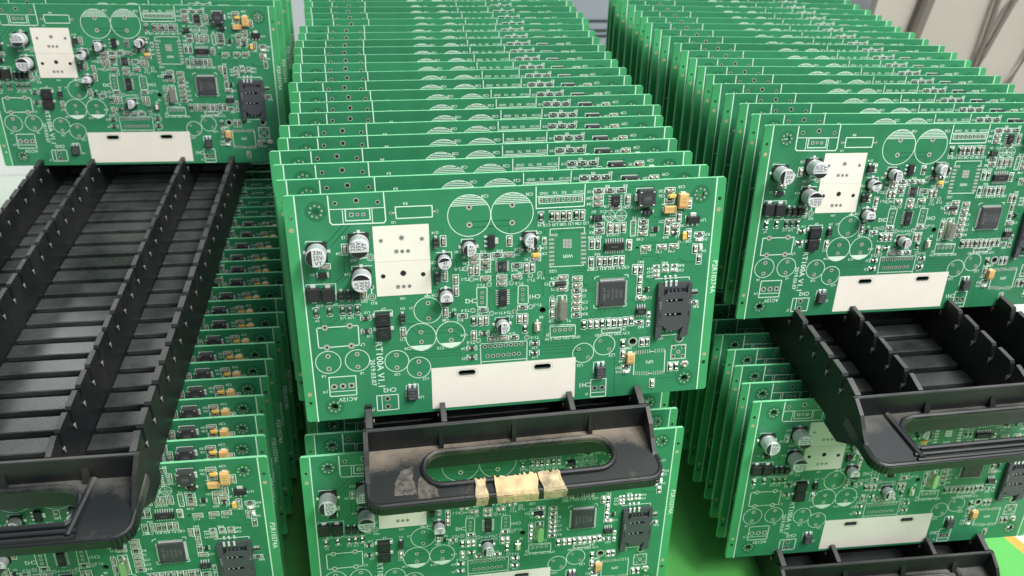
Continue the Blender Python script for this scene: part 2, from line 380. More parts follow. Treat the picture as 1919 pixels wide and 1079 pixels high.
SILK_LINES = [(0.45,[(5.1,116.5),(5.4,-0.1)]),
 (0.45,[(205.2,116.5),(205.0,0.5)]),
 (0.45,[(19.9,116.1),(20.0,103.7),(21.0,102.6),(44.3,102.3),(45.2,103.4),(44.9,116.6)]),
 (0.3,[(20.3,109.8),(44.9,109.6)]),
 (0.3,[(25.9,109.7),(25.9,102.8)]),
 (0.3,[(39.2,109.6),(39.2,102.4)]),
 (0.4,[(27.2,109.6),(38.1,109.5),(38.2,104.1),(27.1,104.1),(27.2,109.6)]),
 (0.4,[(49.8,109.6),(66.7,109.5),(66.7,104.0),(50.0,104.0),(49.8,109.6)]),
 (0.3,[(48.2,106.8),(49.7,106.8)]),
 (0.3,[(66.7,106.6),(68.2,106.6)]),
 (0.4,[(115.7,116.0),(115.8,105.6),(139.2,105.7),(139.3,116.2)]),
 (0.3,[(115.8,111.4),(139.3,111.7)]),
 (0.3,[(117.0,110.8),(138.1,110.8),(138.2,108.0),(117.2,107.9),(117.0,110.8)]),
 (0.3,[(162.8,97.3),(165.4,97.3),(165.4,89.3),(162.9,89.3),(162.8,97.3)]),
 (0.3,[(122.7,92.0),(122.8,95.0),(139.7,95.0),(139.7,92.0)]),
 (0.3,[(123.0,76.4),(123.0,75.6),(139.8,75.5),(139.8,76.2)]),
 (0.3,[(86.7,67.1),(91.8,66.9),(91.6,56.6),(86.8,57.0),(86.7,67.1)]),
 (0.3,[(107.3,66.7),(112.1,66.5),(112.3,56.9),(107.0,57.1),(107.3,66.7)]),
 (0.3,[(87.9,36.6),(111.8,36.5),(111.7,25.2)]),
 (0.3,[(87.9,36.6),(88.2,25.3)]),
 (0.3,[(88.2,26.5),(111.7,26.4)]),
 (0.3,[(123.5,44.3),(136.7,43.6),(136.7,37.4),(123.7,37.4),(123.5,44.3)]),
 (0.3,[(123.6,43.3),(136.7,42.9)]),
 (0.3,[(150.4,40.0),(160.8,40.1),(160.8,37.6),(150.6,37.6),(150.4,40.0)]),
 (0.4,[(9.2,51.3),(28.8,51.3),(28.6,40.8),(9.2,40.7),(9.2,51.3)]),
 (0.4,[(12.6,24.3),(25.6,24.2),(25.4,13.5),(12.4,13.6),(12.6,24.3)]),
 (0.3,[(12.5,16.1),(25.4,16.0)]),
 (0.4,[(35.1,11.9),(45.8,11.8),(45.7,3.3),(35.0,3.2),(35.1,11.9)]),
 (0.3,[(37.6,11.8),(37.6,3.3)]),
 (0.4,[(145.8,11.2),(154.1,11.2),(154.2,0.7),(146.0,0.8),(145.8,11.2)]),
 (0.3,[(146.0,3.4),(154.2,3.2)]),
 (0.35,[(168.9,25.4),(168.9,12.1)]),
 (0.35,[(185.4,25.0),(185.7,12.1)]),
 (0.3,[(177.2,25.0),(179.2,24.9)]),
 (0.3,[(177.2,12.1),(179.1,12.1)]),
 (0.3,[(188.7,27.6),(196.6,27.7),(196.9,19.5),(188.7,19.6),(188.7,27.6)]),
 (0.35,[(177.2,65.8),(195.2,65.8),(195.3,64.4)]),
 (0.35,[(181.3,33.8),(191.3,33.9)]),
 (0.4,[(61.4,64.4),(64.0,64.3)]),
 (0.4,[(62.7,65.5),(62.6,63.4)]),
 (0.3,[(6.3,73.3),(6.5,73.9),(20.0,73.6),(19.6,65.5)]),
 (0.3,[(36.7,56.7),(36.9,58.3),(45.5,58.3),(45.5,55.7)]),
 (0.3,[(28.0,81.8),(37.2,81.6)]),
 (0.3,[(28.0,81.8),(28.0,73.7)]),
 (0.3,[(8.1,94.5),(8.3,95.2),(15.2,94.8),(17.2,92.6)]),
 (0.3,[(27.9,93.8),(28.1,96.2),(30.5,98.4),(34.9,98.2),(37.0,95.4)]),
 (0.3,[(79.8,86.2),(79.9,92.2),(85.2,92.2),(86.7,90.1)]),
 (0.3,[(67.8,86.2),(75.1,86.3),(75.1,82.7)]),
 (0.3,[(68.0,65.2),(68.0,66.4),(69.9,68.2),(73.6,68.1),(75.5,65.9)]),
 (0.3,[(109.2,93.1),(111.0,94.6),(116.2,94.5),(116.2,92.8)]),
 (0.3,[(95.7,43.5),(95.6,50.5),(101.2,50.4),(102.7,48.7)]),
 (0.3,[(164.7,111.6),(164.6,113.2),(172.7,113.2),(172.8,112.3)]),
 (0.3,[(180.1,104.7),(178.1,104.6)]),
 (0.3,[(145.7,67.7),(145.9,68.6),(147.8,69.2)]),
 (0.3,[(161.2,69.0),(163.0,69.0),(163.0,67.7)]),
 (0.3,[(145.8,53.6),(146.0,52.0),(147.6,51.8)]),
 (0.3,[(161.3,52.0),(162.8,52.1),(162.7,53.6)]),
 (0.3,[(126.8,60.1),(131.7,60.1),(132.0,46.7),(126.9,46.8),(126.8,60.1)]),
 (0.3,[(123.0,68.0),(132.2,67.9),(132.3,65.4),(123.0,65.4),(123.0,68.0)]),
 (0.3,[(49.7,10.1),(50.1,16.4),(56.1,16.8),(56.1,10.2)]),
 (0.3,[(146.9,15.0),(147.0,21.3),(152.7,21.4)]),
 (0.3,[(190.8,94.6),(190.6,98.4)]),
 (0.4,[(32.5,85.6),(35.4,85.8)]),
 (0.4,[(36.4,69.6),(36.4,67.5)])]
SILK_CIRCLES = [(83.9,103.7,10.15,1),(104.3,103.8,10.11,1),(13.1,32.6,6.04,0),(27.1,32.5,5.89,0),(46.2,30.5,5.88,0),(56.9,26.0,5.85,0),(62.7,56.8,6.81,0),(58.7,42.7,7.37,-1),(73.3,42.9,7.12,-1),(141.2,27.2,5.55,0),(152.3,30.8,5.62,0),(151.9,100.0,2.78,2),(157.7,100.0,2.85,2),(37.0,85.8,1.7,0),(36.4,65.6,1.76,0),(31.9,85.8,1.0,0),(36.6,70.6,1.02,0),(81.5,77.3,1.1,0),(84.4,71.7,1.12,0),(92.9,68.5,1.12,0),(103.8,68.5,1.13,0),(113.3,71.7,1.13,0),(117.9,72.4,1.13,0),(84.6,55.2,1.14,0),(93.9,53.0,1.15,0),(105.4,53.1,1.16,0),(113.5,55.1,1.16,0),(105.5,53.1,1.16,0),(111.7,38.4,1.18,0),(87.0,38.5,1.17,0),(125.7,91.9,0.61,0)]
PADS = [(83.9,107.8,1.47,0.59,0),(83.9,99.2,1.48,0.59,0),(104.3,108.0,1.48,0.59,0),(104.3,99.2,1.44,0.6,0),(13.2,35.9,1.31,0.53,0),(13.1,29.0,1.33,0.54,0),(27.2,36.0,1.2,0.47,0),(27.1,29.0,1.21,0.48,0),(46.2,33.9,1.22,0.48,0),(46.1,26.9,1.23,0.48,0),(57.0,29.4,1.23,0.49,0),(57.0,22.4,1.24,0.49,0),(62.8,60.6,1.18,0.56,0),(62.8,52.5,1.19,0.56,0),(58.8,45.4,1.2,0.5,0),(58.8,40.1,1.15,0.51,0),(73.4,45.3,1.21,0.51,0),(73.5,40.0,1.22,0.51,0),(138.8,29.5,1.02,0.48,0),(143.8,24.5,1.03,0.48,0),(150.0,33.4,0.95,0.48,0),(154.9,28.3,0.96,0.48,0),(152.0,101.4,0.74,0.37,0),(152.1,98.8,0.74,0.37,0),(157.7,101.3,0.74,0.37,0),(157.8,98.7,0.74,0.37,0),(13.0,51.3,1.59,0.61,0),(24.8,51.4,1.6,0.61,0),(13.1,40.7,1.62,0.62,0),(24.8,40.7,1.72,0.62,0),(14.8,18.9,1.67,0.8,0),(19.0,18.9,1.67,0.8,0),(23.2,18.9,1.61,0.81,1),(40.4,9.8,1.49,0.93,0),(40.4,5.3,1.49,0.93,0),(148.0,6.0,1.48,0.99,0),(152.1,6.0,1.48,0.99,0),(22.9,112.6,1.07,0.73,0),(32.4,113.5,1.35,0.95,0),(42.0,112.3,1.08,0.74,0),(29.8,106.9,1.08,0.51,1),(32.5,106.9,0.85,0.4,0),(35.2,106.8,0.97,0.4,0),(47.7,106.8,0.8,0.4,0),(68.8,106.6,0.81,0.41,0),(164.1,96.0,0.75,0.44,0),(164.3,93.2,0.75,0.44,0),(164.2,90.6,0.76,0.44,0),(89.4,64.3,0.88,0.44,0),(89.2,61.7,0.88,0.44,0),(89.2,59.1,0.89,0.44,0),(109.5,64.6,0.82,0.44,0),(109.5,61.8,0.83,0.45,0),(109.5,59.2,0.83,0.45,0),(125.9,41.2,0.99,0.46,0),(128.6,41.2,0.99,0.46,0),(131.3,41.2,1.0,0.47,0),(134.0,41.3,1.0,0.47,0),(151.5,39.1,0.81,0.54,0),(154.2,39.0,0.81,0.54,0),(157.0,38.9,0.81,0.54,0),(159.7,38.9,0.81,0.54,0),(190.1,26.4,1.12,0.7,1),(195.3,26.3,1.13,0.7,1),(190.2,21.1,1.13,0.71,1),(195.4,21.0,1.14,0.71,1),(192.7,23.6,1.2,0.49,0),(37.0,85.8,1.0,0.47,0),(36.4,65.6,1.03,0.49,0),(36.6,70.6,0.66,0.42,0),(81.5,77.3,0.55,0.31,0),(84.4,71.7,0.56,0.31,0),(92.9,68.5,0.56,0.31,0),(103.8,68.5,0.57,0.31,0),(113.3,71.7,0.57,0.31,0),(117.9,72.4,0.57,0.32,0),(84.6,55.2,0.57,0.32,0),(93.9,53.0,0.57,0.32,0),(105.4,53.1,0.58,0.32,0),(113.5,55.1,0.58,0.32,0),(105.5,53.1,0.58,0.32,0),(111.7,38.4,0.59,0.33,0),(87.0,38.5,0.58,0.32,0),(118.2,109.4,0.89,0.42,1),(120.9,109.4,0.9,0.42,1),(123.5,109.4,0.89,0.42,1),(126.2,109.4,0.89,0.42,1),(128.9,109.4,0.9,0.42,1),(131.6,109.4,0.9,0.42,1),(134.2,109.4,0.9,0.42,1),(136.9,109.4,0.9,0.42,1),(90.3,34.9,1.05,0.59,0),(93.0,34.9,1.04,0.59,0),(95.6,34.9,1.05,0.59,0),(98.2,34.9,1.05,0.59,0),(100.9,35.0,1.05,0.59,0),(103.5,35.0,1.05,0.59,0),(106.1,35.0,1.06,0.59,0),(108.8,35.0,1.06,0.59,0),(91.6,29.5,1.05,0.59,0),(94.3,29.5,1.05,0.59,0),(96.9,29.5,1.06,0.59,0),(99.6,29.5,1.06,0.59,0),(102.3,29.5,1.06,0.6,0),(105.0,29.6,1.06,0.6,0),(107.6,29.6,1.07,0.6,0)]
HOLES = [(2.5,106.4,0.92,0.0),(2.5,10.5,0.97,0.0),(207.3,16.3,1.15,0.0),(119.6,52.8,1.62,0.0),(167.4,31.6,1.79,2.61),(192.6,31.5,1.68,2.44),(166.8,82.9,0.7,0.0),(207.5,106.2,0.95,0)]
MOUNTS = [(14.03,109.1),(14.04,7.54),(197.28,7.73),(197.38,108.86)]
DOTS = [(2.48,100.69),(2.59,15.51),(207.35,21.11),(207.4,100.7)]
BARE_PADS = [(123.5,91.9,2.57,1.06),(123.5,89.7,2.57,1.06),(123.5,87.6,2.57,1.06),(123.6,85.5,2.58,1.07),(123.6,83.3,2.59,1.07),(123.7,81.2,2.59,1.08),(123.7,79.1,2.6,1.09),(123.7,77.0,2.61,1.09),(139.2,91.9,2.6,1.06),(139.3,89.8,2.61,1.07),(139.4,87.5,2.61,1.08),(139.4,85.5,2.61,1.08),(139.5,83.3,2.62,1.08),(139.6,81.3,2.62,1.08),(139.7,79.1,2.63,1.09),(139.7,77.0,2.65,1.09),(129.8,88.9,1.34,1.38),(129.8,87.3,1.35,1.38),(129.9,85.7,1.34,1.39),(131.3,88.8,1.34,1.38),(131.4,87.2,1.34,1.38),(131.4,85.6,1.34,1.39),(132.8,88.7,1.35,1.38),(132.9,87.1,1.35,1.39),(132.9,85.5,1.35,1.39),(169.6,25.1,0.53,2.23),(170.8,25.1,0.54,2.22),(172.0,25.1,0.54,2.22),(173.2,25.1,0.54,2.23),(174.5,25.2,0.54,2.22),(175.7,25.2,0.53,2.23),(176.9,25.2,0.53,2.24),(179.9,25.1,0.54,2.24),(181.2,25.1,0.54,2.25),(182.3,25.2,0.54,2.24),(183.6,25.2,0.54,2.25),(184.8,25.2,0.54,2.24),(169.8,12.9,0.54,2.27),(171.0,12.8,0.54,2.27),(172.2,12.6,0.54,2.27),(173.4,12.5,0.54,2.27),(174.6,12.4,0.54,2.28),(175.8,12.2,0.54,2.28),(176.9,12.1,0.54,2.28),(179.9,12.0,0.54,2.29),(181.1,12.1,0.54,2.3),(182.3,12.1,0.55,2.3),(183.5,12.2,0.55,2.29),(184.7,12.2,0.54,2.3)]
# holes printed in the upper white block
WHITE_HOLES = [(51.9,94.6,1.35,1),(61.3,93.6,1.12,1),(42.3,93.6,1.1,1),(42.3,75.9,1.14,0),(51.8,76.9,1.45,0),(61.2,75.8,1.15,0)]
WHITE_PINS = [(49.2,88.0,1),(51.9,87.9,0),(54.6,87.9,0),(49.0,70.1,1),(51.7,70.1,0),(54.4,70.1,0)]
BIG = {'cap330':(12.8,90.2,9.1,9.9), 'cap15':(32.3,93.6,8.9,9.6), 'cap14':(32.3,76.7,9.2,10.1), 'c9':(112.6,91.3,7.0,7.3), 'c41':(83.2,88.7,6.9,7.2), 'c33':(99.0,47.2,7.1,7.7), 'c32':(71.3,82.8,7.3,7.6), 'c18':(71.6,64.4,7.5,7.9), 'sot1':(94.1,90.6,3.9,6.6), 'soic8':(154.4,108.0,4.0,5.7), 'ind':(169.2,109.0,8.3,8.3), 'u21':(175.4,92.3,2.5,3.6), 'tant1':(188.1,106.4,5.3,7.9), 'tant2':(181.9,102.2,6.3,4.1), 'tantS1':(182.5,108.8,3.4,2.5), 'tantS2':(190.5,88.1,2.7,4.2), 'tantS3':(115.7,82.5,3.8,2.5), 'tant3':(166.2,22.6,4.7,6.8), 'sot2':(194.4,96.3,6.4,3.5), 'led1':(198.5,85.6,3.9,1.9), 'led2':(199.7,81.3,2.1,3.9), 'led3':(164.7,14.5,3.7,2.2), 'tssop':(99.3,77.6,4.5,5.5), 'soic14':(99.4,61.3,4.1,9.4), 'soic16':(154.8,84.8,10.6,3.7), 'qfp':(154.8,59.8,14.6,15.3), 'y2':(127.8,66.6,7.2,2.0), 'y1':(129.5,53.1,4.4,12.1), 'btn':(116.9,44.3,3.5,5.8), 'sim':(187.3,48.8,17.9,31.4), 'ra':(198.5,57.1,3.3,2.7), 'u8':(170.6,48.9,5.4,3.8), 'big1':(9.4,69.0,6.2,7.5), 'big2':(16.2,68.6,6.2,7.5), 'big3':(40.8,54.1,7.0,7.0), 'big4':(40.8,46.9,7.1,7.1), 'melf':(14.5,78.5,4.5,2.9), 'triac1':(53.0,12.7,5.2,7.8), 'triac2':(150.6,16.7,5.8,7.8), 'ufl':(196.6,16.4,4.1,4.0), 'sot3':(74.7,53.9,2.1,2.0), 'sot4':(172.8,60.6,1.9,2.0)}
LABELS = [('C28',91.4,112.9,1.4,180),
('C26',112.5,112.8,1.48,180),
('R4',54.5,111.1,1.37,180),
('U3',48.6,102.3,1.21,180),
('U20',50.9,64.0,1.17,180),
('C15',26.1,96.2,1.44,180),
('C14',26.0,78.0,1.33,180),
('C54',22.9,88.5,1.31,180),
('R25',28.9,84.8,1.32,180),
('C53',32.7,63.7,1.36,180),
('R23',37.1,62.5,1.37,180),
('D10',11.7,62.9,1.35,180),
('D9',19.1,62.9,1.26,180),
('D2',9.6,78.8,1.23,180),
('L9',9.9,55.1,1.28,180),
('L13',22.0,55.8,1.28,180),
('L14',25.7,55.6,1.29,180),
('L10',33.5,57.8,1.28,180),
('L15',33.9,45.2,1.31,180),
('L7',30.2,41.0,1.56,180),
('D7',41.4,59.3,1.23,180),
('D4',50.5,58.7,1.23,180),
('C12',49.8,42.2,1.27,180),
('C24',52.0,37.0,1.44,180),
('L21',54.9,58.6,1.3,180),
('L6',10.2,25.1,1.52,180),
('L8',28.8,25.3,1.35,180),
('L28',46.0,23.1,1.36,180),
('L27',60.0,19.5,1.44,180),
('J10',10.2,16.3,1.35,180),
('AC12V',21.0,11.3,2.15,180),
('CH2',41.8,14.8,2.46,180),
('J7',32.9,4.1,1.39,180),
('L26',57.2,9.1,1.46,180),
('CH1',142.7,8.5,2.53,180),
('J6',143.7,2.7,1.27,180),
('CH2',84.0,60.4,2.36,180),
('CH1',115.4,60.6,2.17,180),
('T2-0',78.5,77.4,1.68,180),
('T2-1',81.3,71.9,1.61,180),
('T2-2',88.9,68.4,1.49,180),
('T1-2',107.8,68.1,1.51,180),
('T1-1',113.6,69.4,1.51,180),
('T1-0',118.5,70.3,1.45,180),
('T1-3',117.0,56.0,1.55,180),
('T1-5',115.7,38.2,1.59,180),
('T2-3',80.9,55.4,1.51,180),
('T2-4 T1-4', 99.7, 52.9, 1.35, 180),
('T2-5',83.3,37.9,1.56,180),
('C13',68.1,36.0,1.42,180),
('C19',80.0,42.2,1.42,180),
('C44',87.3,71.6,1.24,180),
('C41',78.0,86.1,1.45,180),
('C43',81.6,83.2,1.33,180),
('C46',81.7,80.1,1.34,180),
('C40',95.3,81.3,1.29,180),
('R15',90.2,85.5,1.33,180),
('R18',98.2,85.5,1.34,180),
('C84',106.5,83.0,1.29,180),
('R38',92.4,75.1,1.3,180),
('R19',105.3,75.1,1.31,180),
('U10',98.4,74.0,1.31,180),
('C45',108.4,73.7,1.25,180),
('L29',106.7,85.8,1.35,180),
('C32',66.2,81.4,1.32,180),
('D13',67.3,78.3,1.33,180),
('D14',67.6,96.3,1.3,180),
('C18',66.4,64.6,1.36,180),
('C88',71.0,51.0,1.33,180),
('R13',78.2,50.4,1.33,180),
('Q1',75.3,56.2,1.32,180),
('C50',87.9,52.8,1.27,180),
('C33',103.0,50.7,1.48,180),
('C57',95.5,41.5,1.3,180),
('R14',104.2,41.3,1.37,180),
('U11',99.4,55.6,1.15,180),
('L24',79.7,34.7,1.3,180),
('L25',79.8,29.1,1.31,180),
('L20',115.6,32.4,1.4,180),
('L19',115.8,27.0,1.41,180),
('L22',139.6,20.2,1.55,180),
('L23',156.5,24.8,1.66,180),
('GND',119.4,112.9,1.3,180),
('TX',124.8,113.0,1.31,180),
('RX',129.1,113.0,1.31,180),
('DC12V',135.9,113.0,1.2,180),
('L33',118.1,97.4,1.52,180),
('L32 C86 L31 C85 L30 C12', 130.7, 97.2, 1.4, 180),
('R10',142.1,112.7,1.38,180),
('R8',150.3,115.0,1.39,180),
('R9',159.1,115.0,1.39,180),
('C60',141.8,109.5,1.39,180),
('C64',142.1,106.6,1.39,180),
('C62',161.5,104.2,1.42,180),
('L11',165.2,103.5,1.42,180),
('U18',150.6,105.0,1.35,180),
('R5',158.9,104.2,1.23,180),
('D1',143.9,102.7,1.35,180),
('C13',148.9,102.6,1.35,180),
('R30',168.0,98.0,1.57,180),
('P2',164.3,98.5,1.43,180),
('C83',177.4,111.4,1.36,180),
('C56',177.6,109.0,1.36,180),
('C39',187.4,113.1,1.42,180),
('C33',184.0,99.3,1.38,180),
('C51',178.4,96.0,1.38,180),
('C93',189.8,93.4,1.4,180),
('R59',181.1,87.8,1.41,180),
('L5',187.0,87.9,1.35,180),
('C80 C40', 191.1, 85.0, 1.35, 180),
('U19',199.4,95.7,1.54,180),
('U21',174.3,89.3,1.33,180),
('C18',152.5,90.5,1.37,180),
('C20',155.7,90.7,1.38,180),
('R3',143.1,95.5,1.42,180),
('R5',143.2,92.3,1.43,180),
('R55 R54', 145.1, 89.8, 1.37, 180),
('C48',167.9,87.5,1.46,180),
('U25',124.5,73.4,1.52,180),
('WIFI',131.8,80.9,1.73,180),
('C74',125.2,69.6,1.46,180),
('Y2',121.4,66.8,1.46,180),
('C75',125.3,63.8,1.47,180),
('C91',111.8,80.4,1.42,180),
('C92',119.7,82.8,1.43,180),
('L34',119.8,85.7,1.37,180),
('C9',117.5,93.6,1.34,180),
('R57',143.4,73.2,1.46,180),
('C87 R1 R32 R31 C22', 153.4, 73.2, 1.54, 180),
('R52',146.6,80.9,1.32,180),
('C62',170.2,80.4,1.48,180),
('C81',178.0,80.4,1.48,180),
('C94',184.7,80.4,1.49,180),
('R30',202.4,88.1,1.43,180),
('D5',201.7,85.7,1.43,180),
('D6',201.6,79.4,1.44,180),
('R45',181.6,74.2,1.44,180),
('R40',190.3,72.4,1.44,180),
('C69',190.2,69.8,1.46,180),
('R44',174.0,71.6,1.3,180),
('C67',174.1,69.8,1.31,180),
('C66',174.1,67.4,1.31,180),
('R41',169.1,75.5,1.42,180),
('C72',174.4,55.9,1.4,180),
('R46',200.2,49.0,1.43,180),
('R42',171.3,39.7,1.43,180),
('U4',182.4,32.3,1.46,180),
('C89',162.2,20.8,1.46,180),
('C88',165.6,28.1,1.45,180),
('R51',160.3,16.9,1.46,180),
('D16',160.7,14.5,1.4,180),
('GPS',177.3,19.1,1.76,180),
('J5',122.2,38.9,1.53,180),
('J3',162.3,39.1,1.49,180),
('GND CK2 CH1 3.3V', 130.2, 36.6, 1.47, 180),
('3.3V DIO CLK GND', 156.3, 36.8, 1.49, 180),
('C8',124.1,46.5,1.45,180),
('C7',124.2,59.7,1.42,180),
('Y1',133.1,46.1,1.45,180),
('S4',119.0,49.1,1.5,180),
('C6',140.3,59.2,1.5,180),
('C76',140.9,55.7,1.51,180),
('C79',141.0,52.4,1.51,180),
('R37',141.1,49.2,1.52,180),
('R2',140.7,62.1,1.49,180),
('RT100A V1.1', 37.81, 28.98, 3.29, -90),
('2019.03.07',34.16,25.12,2.3,-90),
('P2R10374A',208.22,65.08,2.6,-90)]
TRACES = [(0.5,[(17.6,93.8),(25.5,102.0)]),
 (0.5,[(19.4,92.2),(28.8,102.1)]),
 (0.5,[(85.4,100.5),(93.0,100.7),(103.5,100.5)]),
 (0.5,[(85.1,97.8),(94.1,97.8),(103.5,97.9)]),
 (0.5,[(18.1,84.8),(17.9,75.6)]),
 (0.5,[(25.1,89.5),(24.4,77.7),(20.7,74.8)]),
 (0.5,[(27.3,89.4),(26.7,77.5),(22.9,74.1)]),
 (0.3,[(51.5,50.5),(56.0,50.2),(58.5,46.8),(73.0,46.7),(76.3,46.5),(79.0,43.9),(83.9,43.5)]),
 (0.3,[(51.4,47.7),(54.6,47.5),(57.2,44.4),(72.3,44.3),(75.0,43.7),(77.7,41.2),(83.8,41.0)]),
 (0.3,[(63.9,60.0),(66.7,57.1),(70.3,56.8)]),
 (0.3,[(62.9,59.1),(66.7,55.5),(70.2,55.0)]),
 (0.3,[(63.6,53.1),(70.2,52.9)]),
 (0.3,[(9.5,57.4),(9.1,51.6)]),
 (0.3,[(11.4,56.3),(11.2,53.1),(16.5,52.9),(20.0,55.8)]),
 (0.3,[(14.6,50.6),(18.9,50.4),(23.1,54.8)]),
 (0.3,[(47.6,54.6),(47.3,49.9),(56.7,50.0)]),
 (0.3,[(168.9,76.3),(170.1,78.2),(177.4,78.1),(178.7,76.8),(180.5,76.8)]),
 (0.3,[(175.6,75.6),(177.2,76.0),(180.2,73.3)]),
 (0.3,[(189.0,76.6),(191.4,74.3),(197.9,74.2)]),
 (0.3,[(188.4,75.8),(191.5,73.5),(198.0,73.4)]),
 (0.3,[(169.9,85.4),(187.7,84.9)]),
 (0.3,[(172.3,72.8),(172.7,66.2),(175.1,63.8),(175.6,56.7)]),
 (0.3,[(171.1,66.7),(174.2,63.5),(174.6,56.8)]),
 (0.3,[(134.1,73.9),(140.3,73.9),(142.2,71.8)]),
 (0.3,[(135.4,72.5),(139.7,72.3),(142.3,70.2)]),
 (0.3,[(120.6,71.5),(126.8,71.0)]),
 (0.3,[(120.2,74.8),(120.4,71.6)]),
 (0.3,[(139.3,66.8),(143.5,62.9),(145.7,62.7)]),
 (0.3,[(140.0,65.1),(143.2,61.6),(145.7,61.4)]),
 (0.3,[(119.4,71.6),(119.8,60.5)]),
 (0.3,[(120.5,48.6),(120.6,38.4)]),
 (0.3,[(119.0,43.6),(123.4,43.6)]),
 (0.3,[(137.6,46.6),(137.8,40.1),(139.7,38.2),(143.9,37.9)]),
 (0.3,[(149.2,51.2),(149.3,49.2),(150.9,47.7)]),
 (0.3,[(151.4,51.0),(151.5,49.0)]),
 (0.3,[(154.0,50.9),(154.1,49.2)]),
 (0.3,[(143.0,55.0),(143.1,51.0)]),
 (0.3,[(142.0,48.0),(138.8,48.2)]),
 (0.3,[(171.0,23.7),(171.2,20.4),(169.3,18.4)]),
 (0.3,[(157.8,28.3),(159.0,0.6)]),
 (0.3,[(179.6,8.8),(190.9,8.7),(192.8,10.2)]),
 (0.3,[(164.8,39.3),(169.6,35.1),(171.3,35.0)]),
 (0.3,[(166.7,39.9),(170.5,36.4)]),
 (0.3,[(163.6,54.8),(167.5,54.7)]),
 (0.3,[(161.9,37.8),(162.3,33.6)]),
 (0.3,[(161.1,114.1),(173.3,113.7),(173.2,114.7)]),
 (0.3,[(174.3,99.2),(175.0,98.2),(190.3,98.1)]),
 (0.3,[(173.9,105.4),(177.3,105.6)]),
 (0.3,[(162.3,97.7),(166.0,97.8)]),
 (0.3,[(75.4,83.3),(77.3,81.3),(77.2,74.7)]),
 (0.3,[(76.0,81.4),(75.9,74.8)]),
 (0.3,[(65.2,67.9),(69.3,68.0)]),
 (0.3,[(92.0,67.1),(94.1,64.7),(95.6,64.4)]),
 (0.3,[(102.9,64.4),(105.3,64.5),(106.5,66.1)]),
 (0.3,[(104.2,89.9),(107.7,89.8)]),
 (0.3,[(127.2,92.2),(128.3,94.0),(138.4,93.4)]),
 (0.3,[(125.1,92.0),(128.0,94.9),(142.0,94.5)]),
 (0.3,[(118.4,35.8),(126.4,35.5),(136.0,35.4)]),
 (0.3,[(118.4,34.0),(129.6,33.7),(136.0,33.9)]),
 (0.3,[(118.5,32.2),(132.8,31.9),(136.1,32.3)]),
 (0.3,[(118.5,30.4),(136.1,30.0),(136.1,30.7)]),
 (0.3,[(118.5,28.6),(139.4,28.2),(136.1,29.1)]),
 (0.3,[(51.5,38.2),(67.8,37.5),(78.8,37.4)]),
 (0.3,[(51.4,36.7),(67.8,36.0),(78.8,35.8)]),
 (0.3,[(51.3,35.2),(67.7,34.5),(78.7,34.3)]),
 (0.3,[(51.3,33.6),(67.6,33.0),(78.7,32.8)]),
 (0.3,[(51.2,32.1),(67.6,31.4),(78.7,31.2)]),
 (0.16,[(148.7,71.1),(148.9,69.7)]),
 (0.16,[(149.7,71.0),(149.8,69.7)]),
 (0.16,[(150.7,70.9),(150.8,69.6)]),
 (0.16,[(151.7,70.9),(151.7,69.6)]),
 (0.16,[(152.7,70.8),(152.7,69.5)]),
 (0.16,[(153.7,70.7),(153.6,69.4)]),
 (0.16,[(154.7,70.7),(154.6,69.4)]),
 (0.16,[(155.7,70.6),(155.5,69.3)]),
 (0.16,[(156.7,70.5),(156.5,69.3)]),
 (0.16,[(157.8,70.5),(157.4,69.2)]),
 (0.16,[(158.8,70.4),(158.4,69.1)]),
 (0.16,[(159.8,70.3),(159.3,69.1)])]

PANEL_SLOTS = [(80.9, 21.1, 8.6, 2.7), (119.9, 21.2, 8.6, 2.7)]

